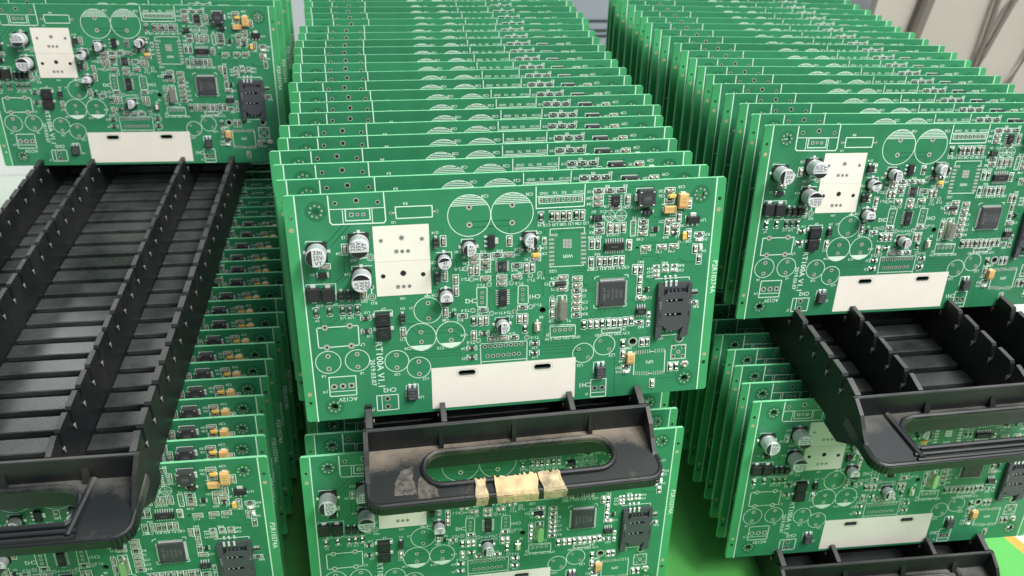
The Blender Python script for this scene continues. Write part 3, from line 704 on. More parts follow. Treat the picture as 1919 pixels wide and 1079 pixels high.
def board_panel_mesh():
    holes = [circ(u, v, r) for u, v, r, g in HOLES] + [circ(u, v, 1.75) for u, v in MOUNTS] + [stadium(*q) for q in PANEL_SLOTS]
    me = filled(rrect(0, 0, W, H, 1.4), holes, TH)
    b = MB(); b.mi('mask'); b.mi('edge'); b.mi('holewall')
    b.add_mesh(me, Matrix.Translation((0, 0, -TH / 2)), 'mask')
    b.bm.normal_update()
    for f in b.bm.faces:
        if abs(f.normal.z) < .5:
            c = f.calc_center_median()
            f.material_index = 2 if 1.8 < c.x < W - 1.8 and 1.8 < c.y < H - 1.8 else 1
    Z1, Z2, Z3, Z4, Z5 = .02, .045, .07, .095, .12
    for w, pts in TRACES: b.line(pts, w * 1.1, Z1, 'trace')
    for w, pts in SILK_LINES: b.line(pts, w * 1.2, Z3, 'silk')
    for u, v, r, h in SILK_CIRCLES:
        n = 48 if r > 3 else 20; wd = .34 if r > 3 else .22
        b.ring(u, v, Z3, r - wd / 2, r + wd / 2, 'silk', n)
        if h in (1, -1):
            for k in range(6):
                y = r * (.93 - .087 * k) if h == 1 else -r * (.95 - .062 * k)
                if abs(y) >= r: continue
                a = math.sqrt(r * r - y * y)
                b.line([(u - a, v + y), (u + a, v + y)], (.36 if r > 9 else .3) if h == 1 else .42, Z3, 'silk')
        if h == 2:
            b.line([(u - r, v), (u + r, v)], .22, Z3, 'silk')
            for k in range(-2, 5):
                c = k * .52 * r
                # 45 degree hatching in the lower half
                pts = []
                for t in range(41):
                    x = -r + 2 * r * t / 40; y = -(x) - r + c
                    if x * x + y * y < r * r and y < 0: pts.append((u + x, v + y))
                if len(pts) > 1: b.line([pts[0], pts[-1]], .2, Z3, 'silk')
    for u, v, R_, h, sq in PADS:
        if sq: b.quad(u, v, Z4, R_ * 2 * .92, R_ * 2 * .92, 'tin')
        else: b.disc(u, v, Z4, R_, 'tin')
        b.disc(u, v, Z5, h, 'hole', 10)
    for u, v, w, h in BARE_PADS: b.box(u, v, 0, w, h, .12, 'tin')
    for u, v, r, g in HOLES:
        if g: b.ring(u, v, Z2, r, g, 'tin')
    for u, v in MOUNTS:
        b.ring(u, v, Z1, 1.8, 4.9, 'ringshade', 28)
        for k in range(8):
            a = math.pi / 4 * k + .1
            b.disc(u + 2.75 * math.cos(a), v + 2.75 * math.sin(a), Z3, .52, 'tin', 8)
    for u, v in DOTS: b.disc(u, v, Z3, 1.15, 'gold', 16)
    # outlines printed round the small parts
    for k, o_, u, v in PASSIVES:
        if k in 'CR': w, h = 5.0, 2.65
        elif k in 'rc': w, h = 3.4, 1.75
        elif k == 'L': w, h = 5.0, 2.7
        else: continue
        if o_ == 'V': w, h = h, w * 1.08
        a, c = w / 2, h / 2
        b.quad(u, v, Z2, w - .3, h - .3, 'partfill')  # dark green fill inside each printed outline
        if k != 'L': b.line([(u - a, v - c), (u + a, v - c), (u + a, v + c), (u - a, v + c), (u - a, v - c)], .34, Z3, 'silk')
        elif o_ == 'H':
            for s in (-1, 1): b.line([(u + s * (a - .8), v - c), (u + s * a, v - c), (u + s * a, v + c), (u + s * (a - .8), v + c)], .34, Z3, 'silk')
        else:
            for s in (-1, 1): b.line([(u - a, v + s * (c - .7)), (u - a, v + s * c), (u + a, v + s * c), (u + a, v + s * (c - .7))], .34, Z3, 'silk')
        # short stub tracks
        for s in (-1, 1):
            l = 1.2 + (u * 7.3 + v * 3.1 + s) % 3
            b.line([(u + s * (a if o_ == 'H' else 0), v + s * (c if o_ == 'V' else 0)), (u + s * (a + l if o_ == 'H' else 0), v + s * (c + l if o_ == 'V' else 0))], .26, Z1, 'trace')
    # fan-out round the processor
    q = BIG['qfp']
    for i in range(22):
        t = -6 + i * .57
        if i % 3 != 1:
            b.line([(q[0] + t, q[1] + 8), (q[0] + t, q[1] + 8.8 + (i * 5 % 4) * .5)], .16, Z1, 'trace')
            b.line([(q[0] - 8, q[1] + t), (q[0] - 9.4 - (i * 3 % 4) * .4, q[1] + t)], .16, Z1, 'trace')
            b.line([(q[0] + t, q[1] - 8), (q[0] + t * 1.1, q[1] - 9.3 - (i * 7 % 4) * .5)], .16, Z1, 'trace')
    for t, u, v, h, rot in LABELS:
        if rot == -90 and t.startswith('P2R'): h *= 1.0
        b.text(t, u, v, h * 1.0, rot, Z3, 'silk')
    return b.mesh('board_panel', BR @ Matrix.Translation((-W / 2, 0, 0)))

def low_block_mesh():
    out = [(62.8, 1.7), (137.25, 1.7), (137.3, 25.1), (63.0, 25.0)]
    b = MB()
    b.add_mesh(filled(out, [stadium(u, v, w, h) for u, v, w, h in PANEL_SLOTS], .08), Matrix.Translation((0, 0, .10)), 'cream')
    for u, v, w, h in PANEL_SLOTS:
        for ww, hh, m, z in ((w + 2.5, h + 2.0, 'ringline', .150), ):
            o1 = stadium(u, v, ww, hh, 10); o2 = stadium(u, v, ww - .22, hh - .22, 10); n = len(o1)
            b.faces([(x, y, z) for x, y in o1] + [(x, y, z) for x, y in o2], [(i, (i + 1) % n, n + (i + 1) % n, n + i) for i in range(n)], m)
        o1 = stadium(u, v, w + .7, h + .7, 10); o2 = stadium(u, v, w, h, 10); n = len(o1)
        b.faces([(x, y, .152) for x, y in o1] + [(x, y, .152) for x, y in o2], [(i, (i + 1) % n, n + (i + 1) % n, n + i) for i in range(n)], 'tin')
    return b.mesh('white_block', BR @ Matrix.Translation((-W / 2, 0, 0)))
def up_block_mesh():
    b = MB()
    b.box(51.8, 92.0, .06, 26.0, 17.6, .08, 'cream'); b.box(51.8, 74.4, .06, 26.0, 17.4, .07, 'cream2')
    for u, v, r, g in WHITE_HOLES:
        b.disc(u, v, .16, r, 'ringline' if not g else 'tin', 14); b.disc(u, v, .18, r * .72 if not g else r * .6, 'hole' if not g else 'chipink', 12)
    for u, v, sq in WHITE_PINS:
        if sq:
            b.quad(u, v, .16, 1.9, 1.9, 'ringline'); b.quad(u, v, .17, 1.6, 1.6, 'tin')
        else: b.disc(u, v, .16, .95, 'ringline'); b.disc(u, v, .17, .78, 'tin')
        b.disc(u, v, .185, .42, 'hole', 10)
    return b.mesh('white_block', BR @ Matrix.Translation((-W / 2, 0, 0)))

# ------------------------------------------------------------------ small parts (built lying along u)
def passive_mesh(k):
    b = MB()
    s = .72 if k in 'rc' else 1
    L_, w = 3.3 * s, 1.4 * s
    if k in 'Cc': h, body, t = 1.15 * s, 'capbody', .95 * s
    elif k in 'Rr': h, body, t = .65 * s, 'resbody', .70 * s
    else: h, body, t = 1.0, 'bead', 1.05
    for g in (-1, 1):
        b.box(g * (L_ / 2 - .1), 0, .0, .95 * s, w * 1.12, .22, 'term', .1)
        b.box(g * (L_ / 2 - t / 2), 0, .1, t, w, h, 'term', .22 * s)
    b.box(0, 0, .1, L_ - 2 * t, w * .97, h * .94, body)
    if k in 'Rr':
        z = .1 + h * .94 + .012
        for i in (-1, 0, 1): b.quad(i * .48 * s, 0, z, .26 * s, .75 * s, 'resink')
        for i in (-1, 1): b.quad(i * .48 * s, 0, z + .006, .1 * s, .42 * s, 'resbody')
    return b.mesh({'C': 'ceramic_capacitor', 'c': 'ceramic_capacitor', 'R': 'resistor', 'r': 'resistor', 'L': 'ferrite_bead'}[k])
def diode_mesh(w, h, d=1.9, lw=1.3, name='diode'):
    b = MB()
    for g in (-1, 1): b.box(g * (w / 2 + .25), 0, .02, 1.5, lw, .45, 'lead', .12)
    b.box(0, 0, .15, w, h, d, 'chip', .22)
    b.box(-w / 2 + .55, 0, .15 + d, .35, h - .6, .015, 'chipink')
    b.text('SS34', .3, 0, h * .26, 90, .17 + d, 'chipink')
    return b.mesh(name)
def bigdiode_mesh(): # leads at both ends along v
    b = MB()
    for g in (-1, 1): b.box(0, g * 3.7, .02, 2.4, 1.6, .7, 'lead', .15)
    b.box(0, 0, .1, 6.0, 6.7, 2.3, 'chip', .3)
    for i in range(5): b.box(0, -2 + i, 2.4, 4.0, .12, .015, 'chipgrey')
    return b.mesh('power_diode')
def bridge_mesh():
    b = MB()
    for g in (-1, 1):
        for y in (1.8,): b.box(g * 4.1, y, .02, 1.6, 1.9, .6, 'lead', .15)
    b.box(0, 0, .1, 6.9, 6.6, 2.5, 'chip', .3)
    b.text('FS', .2, .3, 2.0, 180, 2.62, 'chipgrey')
    return b.mesh('bridge_rectifier')
def can_meshes(R, h, base, txt, trot, cut):
    """aluminium capacitor: can, black foot plate, two leads"""
    b = MB()
    b.lathe(0, 0, [(R * .93, .9, 'alu'), (R, 1.6, 'alu'), (R, 2.6, 'alu'), (R * .96, 2.9, 'alu'), (R, 3.2, 'alu'), (R, h - .55, 'alutop'), (R * .965, h - .18, 'alutop'), (R * .90, h, 'alutop'), (0, h + .001, 'alutop')], 36)
    # printed segment on the lid
    n = 18; c = -.38
    a0 = math.acos(-c if False else .38)
    pts = [(R * .93 * math.cos(math.pi + a0 * (2 * i / n - 1)), R * .93 * math.sin(math.pi + a0 * (2 * i / n - 1))) for i in range(n + 1)]
    ca, sa = math.cos(math.radians(cut)), math.sin(math.radians(cut))
    pts = [(x * ca - y * sa, x * sa + y * ca) for x, y in pts]
    b.prism(pts, h + .005, h + .03, 'capblack')
    off = .24 * R
    ox, oy = off * ca, off * sa
    ls = txt.split('|')
    th = R * (.42 if len(ls) > 2 else .42)
    for i, t in enumerate(ls):
        d = (len(ls) - 1) / 2 - i
        tr = math.radians(trot)
        b.text(t, ox - math.sin(tr) * d * th * 1.32, oy + math.cos(tr) * d * th * 1.32, th, trot, h + .035, 'capblack')
    can = b.mesh('electrolytic_capacitor')
    b = MB(); a = base / 2; q = base * .17
    rot = math.radians(cut + 180)
    p = [(-a, -a), (a - q, -a), (a, -a + q), (a, a - q), (a - q, a), (-a, a)]
    p = [(x * math.cos(rot) - y * math.sin(rot), x * math.sin(rot) + y * math.cos(rot)) for x, y in p]
    b.prism(p, .1, 1.1, 'chip')
    foot = b.mesh('foot_plate')
    b = MB()
    b.box(a + .5, 0, .02, 1.9, 1.5, .45, 'lead', .12)
    l1 = b.mesh('lead')
    return can, foot, l1, a

def ic_mesh(name, w, h, d, side, n, pitch, lw, ll, txt=(), trot=180, body='chip', th=1.0):
    """side 'LR': leads on left and right; 'TB': top and bottom"""
    b = MB(); b.box(0, 0, .2, w, h, d, body, .18)
    for i in range(n):
        t = (i - (n - 1) / 2) * pitch
        for g in (-1, 1):
            if side == 'LR':
                b.box(g * (w / 2 + ll * .22), t, .55, ll * .5, lw, .18, 'lead'); b.box(g * (w / 2 + ll * .68), t, .04, ll * .64, lw, .30, 'lead')
            else:
                b.box(t, g * (h / 2 + ll * .22), .55, lw, ll * .5, .18, 'lead'); b.box(t, g * (h / 2 + ll * .68), .04, lw, ll * .64, .30, 'lead')
    for k, s_ in enumerate(txt):
        o_ = ((len(txt) - 1) / 2 - k) * th * 1.5; tr = math.radians(trot)
        b.text(s_, -math.sin(tr) * o_, math.cos(tr) * o_, th, trot, .215 + d, 'chipink')
    return b.mesh(name)
def sot223_mesh(horizontal):
    b = MB()
    # three leads towards -u, tab towards +u ; body tall in v
    b.box(0, 0, .15, 3.4, 6.4, 1.6, 'chip', .2)
    for i in (-1, 0, 1): b.box(-2.5, i * 2.3, .02, 1.9, .95, .4, 'lead', .1)
    b.box(2.5, 0, .02, 1.7, 3.0, .4, 'lead', .1)
    return b.mesh('voltage_regulator')
def sot23_mesh():
    b = MB(); b.box(0, 0, .15, 1.5, 2.4, 1.0, 'chip', .12)
    b.box(1.15, 0, .02, 1, .6, .3, 'lead'); b.box(-1.15, .8, .02, 1, .6, .3, 'lead'); b.box(-1.15, -.8, .02, 1, .6, .3, 'lead')
    return b.mesh('transistor')
def qfp_meshes():
    b = MB(); b.box(0, 0, .2, 13.4, 13.4, 1.4, 'chipgrey', .25)
    b.disc(-5.4, -5.4, 1.61, .6, 'chip', 14)
    for i, (t, hh) in enumerate((('STM', 1.5), ('32F107', 1.25), ('VCT6 99', 1.1), ('22 A2L', 1.1), ('e4 ARM', 1.5))):
        b.text(t, 4.2 - i * 2.1, 0 if i else 0, hh, -90, 1.62, 'chipink')
    chip = b.mesh('microcontroller')
    b = MB()
    for i in range(25):
        t = -6 + i * .5
        for g in (-1, 1):
            b.box(g * 7.35, t, .05, 1.1, .24, .22, 'lead'); b.box(t, g * 7.35, .05, .24, 1.1, .22, 'lead')
            b.box(g * 6.8, t, .27, .25, .24, .45, 'lead'); b.box(t, g * 6.8, .27, .24, .25, .45, 'lead')
    return chip, b.mesh('pin_row')
def inductor_meshes():
    b = MB()
    b.prism(rrect(-4.1, -4.1, 4.1, 4.1, 1.0), .3, 4.2, 'chipgrey')
    b.prism(circ(0, 0, 3.1, 28), 4.2, 4.3, 'chip'); b.prism(circ(0, 0, 2.8, 28), 4.3, 4.42, 'chipgrey')
    b.text('100', 0, 0, 1.6, 0, 4.45, 'chipink')
    for x in (-1, 1):
        for y in (-1, 1): b.box(x * 3.2, y * 3.2, 4.2, .9, .5, .12, 'lead', .05)
    body = b.mesh('power_inductor')
    b = MB(); b.box(-4.6, 0, .02, 1.6, 3.6, 1.6, 'lead', .3); b.box(4.6, 0, .02, 1.2, 3.6, .6, 'lead', .2)
    return body, b.mesh('lead')
def tant_mesh(w, h, d, m='tant', mark=True, axis='V', txt=()):
    b = MB(); b.box(0, 0, .15, w, h, d, m, .25)
    if axis == 'V':
        for g in (-1, 1): b.box(0, g * (h / 2 + .15), .02, w * .55, .9, .9, 'lead', .1)
        if mark: b.box(0, -h / 2 + .8, .15 + d, w - .55, .9, .015, 'tantmark')
    else:
        for g in (-1, 1): b.box(g * (w / 2 + .15), 0, .02, .9, h * .6, .8, 'lead', .1)
        if mark: b.box(w / 2 - .75, 0, .15 + d, .8, h - .55, .015, 'tantmark')
    for k, t in enumerate(txt): b.text(t, 0, ((len(txt) - 1) / 2 - k) * 1.5 + .3, 1.0, 0, .18 + d, 'tantmark')
    return b.mesh('tantalum_capacitor')
def crystal_mesh():
    b = MB(); b.prism(stadium(0, 0, 11.4, 4.4, 10), .1, .7, 'xtal'); b.prism(stadium(0, 0, 10.6, 3.5, 10), .7, 3.7, 'xtal'); b.prism(stadium(0, 0, 10.0, 2.9, 10), 3.7, 3.95, 'xtal')
    for g in (-1, 1): b.box(g * 5.6, 0, .02, 1.6, 1.1, .4, 'lead', .1)
    return b.mesh('crystal')
def y2_mesh():
    b = MB(); b.box(.4, 0, .1, 5.8, 1.7, 1.5, 'chip', .35); b.box(-3.0, 0, .05, 1.3, 1.5, 1.0, 'lead', .25); b.box(3.6, 0, .02, .9, 1.2, .4, 'lead')
    return b.mesh('crystal')
def button_meshes():
    b = MB(); b.box(0, 0, .1, 3.3, 5.0, 1.7, 'xtal', .3)
    for g in (-1, 1): b.box(0, g * 2.9, .02, .9, 1.3, .5, 'lead', .15)
    base = b.mesh('push_button')
    b = MB(); b.box(0, -.1, 1.8, 1.3, 3.0, .9, 'knob', .2)
    return base, b.mesh('plunger')
def ra_mesh():
    return ic_mesh('resistor_array', 3.2, 1.5, .9, 'TB', 4, .8, .5, .9)
def triac_meshes():
    b = MB(); b.box(0, -.6, .15, 4.9, 6.2, 2.6, 'chipgrey', .3)
    for k, t in enumerate(('1UM1', 'WF10', 'A01')): b.text(t, 0, -2.6 + k * 1.7, 1.1, 180, 2.77, 'chipink')
    body = b.mesh('opto_coupler')
    b = MB()
    for x in (-1.25, 1.25): b.box(x, 3.4, .05, 1.3, 2.2, .9, 'lead', .2); b.box(x, -4.0, .05, 1.3, 1.0, .5, 'lead', .15)
    return body, b.mesh('lead')
def sim_meshes():
    b = MB()
    b.box(0, 2.5, .1, 17.4, .01, .01, 'simdark')
    b.prism([(-8.9, -15.3), (-6.0, -15.3), (-5.6, -9.5), (-6.0, 14), (-8.9, 14.4)], .1, 2.9, 'simgrey')
    b.prism([(8.9, 14.4), (6.9, 14), (5.8, -8.8), (4.3, -13.6), (4.5, -16.0), (8.6, -14.2)], .1, 2.9, 'simgrey')
    b.prism([(-8.4, 9.8), (8.4, 9.8), (8.4, 14.9), (-8.4, 14.9)], .1, 1.9, 'simgrey')
    b.prism([(-6.6, 8.6), (-4.6, 8.8), (-3.8, 10.2), (5.6, 10.2), (7, 8.4), (7.4, 12), (-7.0, 12)], 1.9, 2.0, 'simdark')
    for x in (-3.4, -1.4, .6, 2.6): b.box(x, 10.9, 1.95, 1.0, 1.6, .7, 'simgrey')
    base = b.mesh('sim_card_holder')
    b = MB()
    out = [(-8.3, 8.6), (-5.7, 8.7), (-4.2, 10.1), (5.8, 10.0), (7.4, 8.4), (8.9, 8.4), (9.0, -7.2), (7.5, -7.4), (4.1, -10), (3.0, -10.9), (-2.7, -10.9), (-5.4, -8.0), (-8.3, -7.6)]
    me = filled(out, [stadium(-.4, 5.8, 9.4, 1.7), stadium(-.4, -2.0, 9.2, 1.8), [(-8, -3.7), (-7, -3.7), (-7, -.5), (-8, -.5)], [(7.2, -3.6), (8.1, -3.6), (8.1, -.5), (7.2, -.5)]], .8)
    b.add_mesh(me, Matrix.Translation((0, 0, 2.9)), 'simgrey')
    for k in range(5): b.box(-7.6 + .1 * k, 5.4 - k * .9, 3.3, 1.2 - .1 * k, .16, .03, 'resink'); 
    for k in range(3): b.box(8.0, 5.6 - k * .9, 3.3, .9, .14, .03, 'resink')
    cover = b.mesh('cover')
    b = MB(); b.box(0, -2, 1.2, 16, 19, .3, 'simdark')
    well = b.mesh('card_tray')
    b = MB()
    for x, y in ((-4.0, 5.9), (-1.6, 5.9), (1.0, 5.9), (-4.2, -1.9), (-1.8, -1.9), (.9, -1.9)): b.prism(circ(x, y, .42, 8), 1.5, 2.9, 'lead')
    for x in (-4.9, -2.4, .4):
        b.box(x, 17.4, .02, 1.1, 2.0, .5, 'lead', .1); b.box(x, 14.8, 1.9, 1.1, 3.0, .5, 'lead', .1)
    for x, y in ((-4.4, -11.6), (-2.0, -11.9), (.3, -12)): b.box(x, y, .02, .9, 1.6, .8, 'lead', .2)
    return base, cover, well, b.mesh('contact')
def ufl_mesh():
    b = MB(); b.box(0, 0, .05, 3.0, 3.0, .6, 'knob', .15); b.lathe(0, 0, [(1.35, .6, 'xtal'), (1.35, 1.7, 'xtal'), (.95, 1.75, 'knob'), (.9, .9, 'knob'), (0, .9, 'knob')], 16)
    b.box(0, 0, .9, .4, .4, .7, 'gold')
    for g in (-1, 1): b.box(g * 1.8, 0, .02, .8, 1.2, .3, 'lead')
    return b.mesh('antenna_socket')
def led_mesh():
    b = MB(); b.box(0, 0, .08, 3.2, 1.6, .4, 'knob'); b.box(0, 0, .45, 1.8, 1.5, .8, 'led', .3)
    for g in (-1, 1): b.box(g * 1.5, 0, .05, .9, 1.7, .5, 'lead', .1)
    return b.mesh('led')
def melf_mesh():
    b = MB(); b.prism([(-2.1, -1.2), (2.1, -1.2), (2.1, 1.2), (-2.1, 1.2)], .1, 1.9, 'chip')
    for g in (-1, 1): b.box(g * 2.3, 0, .05, .9, 2.2, 1.5, 'lead', .4)
    return b.mesh('diode')

PM = {k: passive_mesh(k) for k in 'CRLrc'}
PM['D'] = diode_mesh(4.4, 2.6)
PNAME = {'C': 'ceramic_capacitor', 'c': 'ceramic_capacitor', 'R': 'resistor', 'r': 'resistor', 'L': 'ferrite_bead', 'D': 'diode'}
LAYOUT = []      # name, mesh, u, v, turn in the plane (degrees), [(sub name, mesh, turn)]
for k, o_, u, v in PASSIVES: LAYOUT.append((PNAME[k], PM[k], u, v, 0 if o_ == 'H' else 90, []))
B = BIG
def big(name, me, key, turn=0, subs=(), dv=0, du=0): LAYOUT.append((name, me, B[key][0] + du, B[key][1] + dv, turn, list(subs)))
def can(key, R, h, base, txt, trot, cut, leadturn, dv=-.3):
    c, f, l, a = can_meshes(R, h, base, txt, trot, cut)
    big('electrolytic_capacitor', c, key, 0, [('foot_plate', f, 0), ('lead', l, leadturn), ('lead', l, leadturn + 180)], dv)
can('cap330', 4.6, 9.3, 9.4, '330|25V|VT', 0, 0, 0)
can('cap15', 4.6, 9.3, 9.4, '220|35V|VT', 90, 90, 90)
can('cap14', 4.6, 9.3, 9.4, '220|35V|VT', -90, -90, 90)
can('c9', 3.2, 6.0, 6.7, '47|35V|VT', 165, 180, 0)
can('c41', 3.2, 6.0, 6.7, '47|35V|VT', 0, 0, 0)
can('c33', 3.2, 6.0, 6.7, '47|35V|VT', 0, 0, 0)
can('c32', 3.2, 6.0, 6.7, '47|35V', 0, -80, 90)
can('c18', 3.2, 6.0, 6.7, '47|35V', 180, 90, 90)
SOT = sot223_mesh(True)
big('voltage_regulator', SOT, 'sot1', 0); big('voltage_regulator', SOT, 'sot2', 90)
big('amplifier_chip', ic_mesh('amplifier_chip', 3.9, 5.0, 1.5, 'LR', 4, 1.27, .5, 1.5, ('8A', '91'), 90, th=.8), 'soic8')
ib, il = inductor_meshes(); big('power_inductor', ib, 'ind', 0, [('lead', il, 0)])
big('small_chip', ic_mesh('small_chip', 2.3, 2.6, .8, 'LR', 4, .65, .3, .8), 'u21')
big('tantalum_capacitor', tant_mesh(4.6, 7.2, 2.9, 'tant', True, 'V', ('107', '16V')), 'tant1')
big('tantalum_capacitor', tant_mesh(6.0, 3.5, 1.9, 'tant', True, 'H', ('476C',)), 'tant2')
big('tantalum_capacitor', tant_mesh(3.2, 1.9, 1.4, 'tanty', False, 'H'), 'tantS1')
big('tantalum_capacitor', tant_mesh(2.2, 3.4, 1.4, 'tanty', False, 'V'), 'tantS2')
big('tantalum_capacitor', tant_mesh(3.3, 2.0, 1.4, 'tanty', False, 'H'), 'tantS3')
big('tantalum_capacitor', tant_mesh(3.9, 5.6, 2.6, 'tant', True, 'V', ('227',)), 'tant3')
LED = led_mesh(); big('led', LED, 'led1', 0); big('led', LED, 'led2', 90); big('led', LED, 'led3', 0)
big('codec_chip', ic_mesh('codec_chip', 4.3, 5.2, 1.0, 'LR', 10, .52, .22, 1.2, ('95', 'Q8A'), 90, th=1.3), 'tssop')
big('logic_chip', ic_mesh('logic_chip', 3.9, 8.4, 1.5, 'LR', 7, 1.2, .45, 1.5, ('324D', 'A90'), 90, th=.7), 'soic14')
big('logic_chip', ic_mesh('logic_chip', 9.7, 3.6, 1.6, 'TB', 8, 1.2, .45, 2.0, ('S3232E',), 180, th=.8), 'soic16')
qb, qp = qfp_meshes(); big('microcontroller', qb, 'qfp', 0, [('pin_row', qp, 0)])
big('crystal', y2_mesh(), 'y2'); big('crystal', crystal_mesh(), 'y1', 90)
bb, bp_ = button_meshes(); big('push_button', bb, 'btn', 0, [('plunger', bp_, 0)])
sb, sc_, sw, sk = sim_meshes(); big('sim_card_holder', sb, 'sim', 0, [('cover', sc_, 0), ('card_tray', sw, 0), ('contact', sk, 0)])
big('resistor_array', ra_mesh(), 'ra')
big('memory_chip', ic_mesh('memory_chip', 5.0, 3.2, 1.6, 'TB', 4, 1.27, .55, 1.9, ('25Q',), 180, th=.9), 'u8')
BD = bigdiode_mesh(); big('power_diode', BD, 'big1'); big('power_diode', BD, 'big2')
BG_ = bridge_mesh(); big('bridge_rectifier', BG_, 'big3'); big('bridge_rectifier', BG_, 'big4')
big('diode', melf_mesh(), 'melf')
tb, tl = triac_meshes(); big('opto_coupler', tb, 'triac1', 0, [('lead', tl, 0)]); big('opto_coupler', tb, 'triac2', 0, [('lead', tl, 0)])
big('antenna_socket', ufl_mesh(), 'ufl'); ST = sot23_mesh(); big('transistor', ST, 'sot3'); big('transistor', ST, 'sot4', 180)

PANEL = board_panel_mesh(); LOWB = low_block_mesh(); UPB = up_block_mesh()

def make_board(mode):
    """mode 'full': every part; 'top': only the parts near the upper edge, all a board deep in a stack shows; 'bare': too far off to show any"""
    r = bpy.data.objects.new('circuit_board', None); COL.objects.link(r); r.empty_display_size = .02
    link('board_panel', PANEL, r)
    if mode == 'full': link('white_block', LOWB, r, (0, 0, 0)); link('white_block', UPB, r, (0, 0, 0))
    if mode != 'bare':
        for name, me, u, v, turn, subs in LAYOUT:
            if mode == 'top' and v < 97: continue
            p = link(name, me, r, Vector(((u - W / 2), 0, v)) * S, (0, math.radians(-turn), 0))
            for sn, sm, st in subs: link(sn, sm, p, (0, 0, 0), (0, math.radians(-st), 0))
    return r
def kids(o): return [c for c in COL.objects if c.parent == o]
def copy_tree(src, tree):
    """tree: {object: its children}, gathered once per prototype"""
    r = src.copy(); COL.objects.link(r)
    for c in tree[src]:
        d = c.copy(); COL.objects.link(d); d.parent = r
        for g in tree.get(c, ()):
            e = g.copy(); COL.objects.link(e); e.parent = d
    return r

# ------------------------------------------------------------------ stacks of boards
PITCH = 15.968
ORD = ['first', 'second', 'third', 'fourth', 'fifth', 'sixth', 'seventh', 'eighth', 'ninth', 'tenth', 'eleventh', 'twelfth', 'thirteenth', 'fourteenth', 'fifteenth', 'sixteenth', 'seventeenth', 'eighteenth', 'nineteenth', 'twentieth', 'twenty-first', 'twenty-second', 'twenty-third', 'twenty-fourth', 'twenty-fifth', 'twenty-sixth']
# x, y, z, yaw, lean, roll, number of boards, full boards, sideways shifts, words
STACKS = [
 ('middle upper', 0, 0, 0, 0, 11.05, .02, 25, 1, [0, .3, -2.2, -4.7, -1.8, -2.1, 1.8, 2, 1, -1, .2, -.9, -.7, -1.7, -1.1, -.2, -.3, 3, 2.2, 1, 1.5]),
 ('right upper', 254.82, 53.89, 1.33, .12, 11.13, -1.2, 21, 1, [0, -.8, -1.4, -3.5, -4.5, -2.8, -2.3, -2.4, -2, -1.7, -4.7, -5.1, -7.3, -5.7, -5.5, -6, -7, -7]),
 ('left upper', -229.91, 300.15, 3.48, -2.25, 9.55, -.13, 6, 1, [0, 2.2, 1, 2.6, 1.5, 2.5]),
 ('middle lower', -3.3, -20.03, -142.08, -.12, 10.13, -.78, 25, 1, [0, 1.6, 2.3, 0, 1]),
 ('right lower', 251.94, -13.06, -141.41, -2.48, 9.95, -.45, 25, 1, [0, -.3, .7, 1.9, -1, .5]),
 ('left lower', -228.98, -12.49, -141.09, -1.67, 9.93, -.07, 25, 1, [0, -2.7, -4.5, -6.5, -5.8, -4.6, -5.5, -4, -3, -5, -3]),
]
protos = {}
for mode in ('full', 'top', 'bare'):
    p = make_board(mode)
    tree = {p: []}
    for o in list(COL.objects):
        if o.parent is not None: tree.setdefault(o.parent, []).append(o)
    protos[mode] = (p, tree, [False])
for words, X, Y, Z, yaw, lean, roll, n, nf, jit in STACKS:
    ya = math.radians(yaw)
    for i in range(n):
        far = i > 16 or (words.endswith('lower') and not words.startswith('left') and i > 6)
        mode = 'full' if i < nf else ('bare' if far else 'top')
        if words == 'left upper' and i: mode = 'top'
        p, tree, used = protos[mode]
        if not used[0]: o = p; used[0] = True
        else: o = copy_tree(p, tree)
        j = jit[i] if i < len(jit) else random.uniform(-3.5, 3)
        lx, ly = j, i * PITCH
        l2, r2, yw = lean, roll, ya
        px, py, pz = X + lx * math.cos(ya) - ly * math.sin(ya), Y + lx * math.sin(ya) + ly * math.cos(ya), Z
        if words == 'middle upper' and i == 0: px, py, pz, yw, l2, r2 = 4.93, .26, -.38, math.radians(-.71), 12.42, .54
        elif i: l2 += random.uniform(-.4, .4); r2 += random.uniform(-.12, .12)
        o.matrix_world = Matrix.Translation(Vector((px, py, pz)) * S) @ Matrix.Rotation(yw, 4, 'Z') @ Matrix.Rotation(-math.radians(l2), 4, 'X') @ Matrix.Rotation(-math.radians(r2), 4, 'Y')
        if i == 0: lab = {'middle upper': 'green circuit board in full view at front of the middle upper stack, above taped handle',
                          'right upper': 'green circuit board in full view at the front of the right upper stack',
                          'left upper': 'green circuit board at front of the left upper stack, beyond the empty tray slots',
                          'middle lower': 'green circuit board partly hidden behind the taped handle, front of the middle lower stack',
                          'right lower': 'green circuit board at front of the right lower stack, below the right tray handle',
                          'left lower': 'green circuit board in the lower left corner, front of the left lower stack'}[words]
        else: lab = 'green circuit board, %s from the front in the %s stack, top edge showing' % (ORD[i], words)
        tag(o, lab, 'circuit board', 'circuit boards standing in the %s tray' % words)

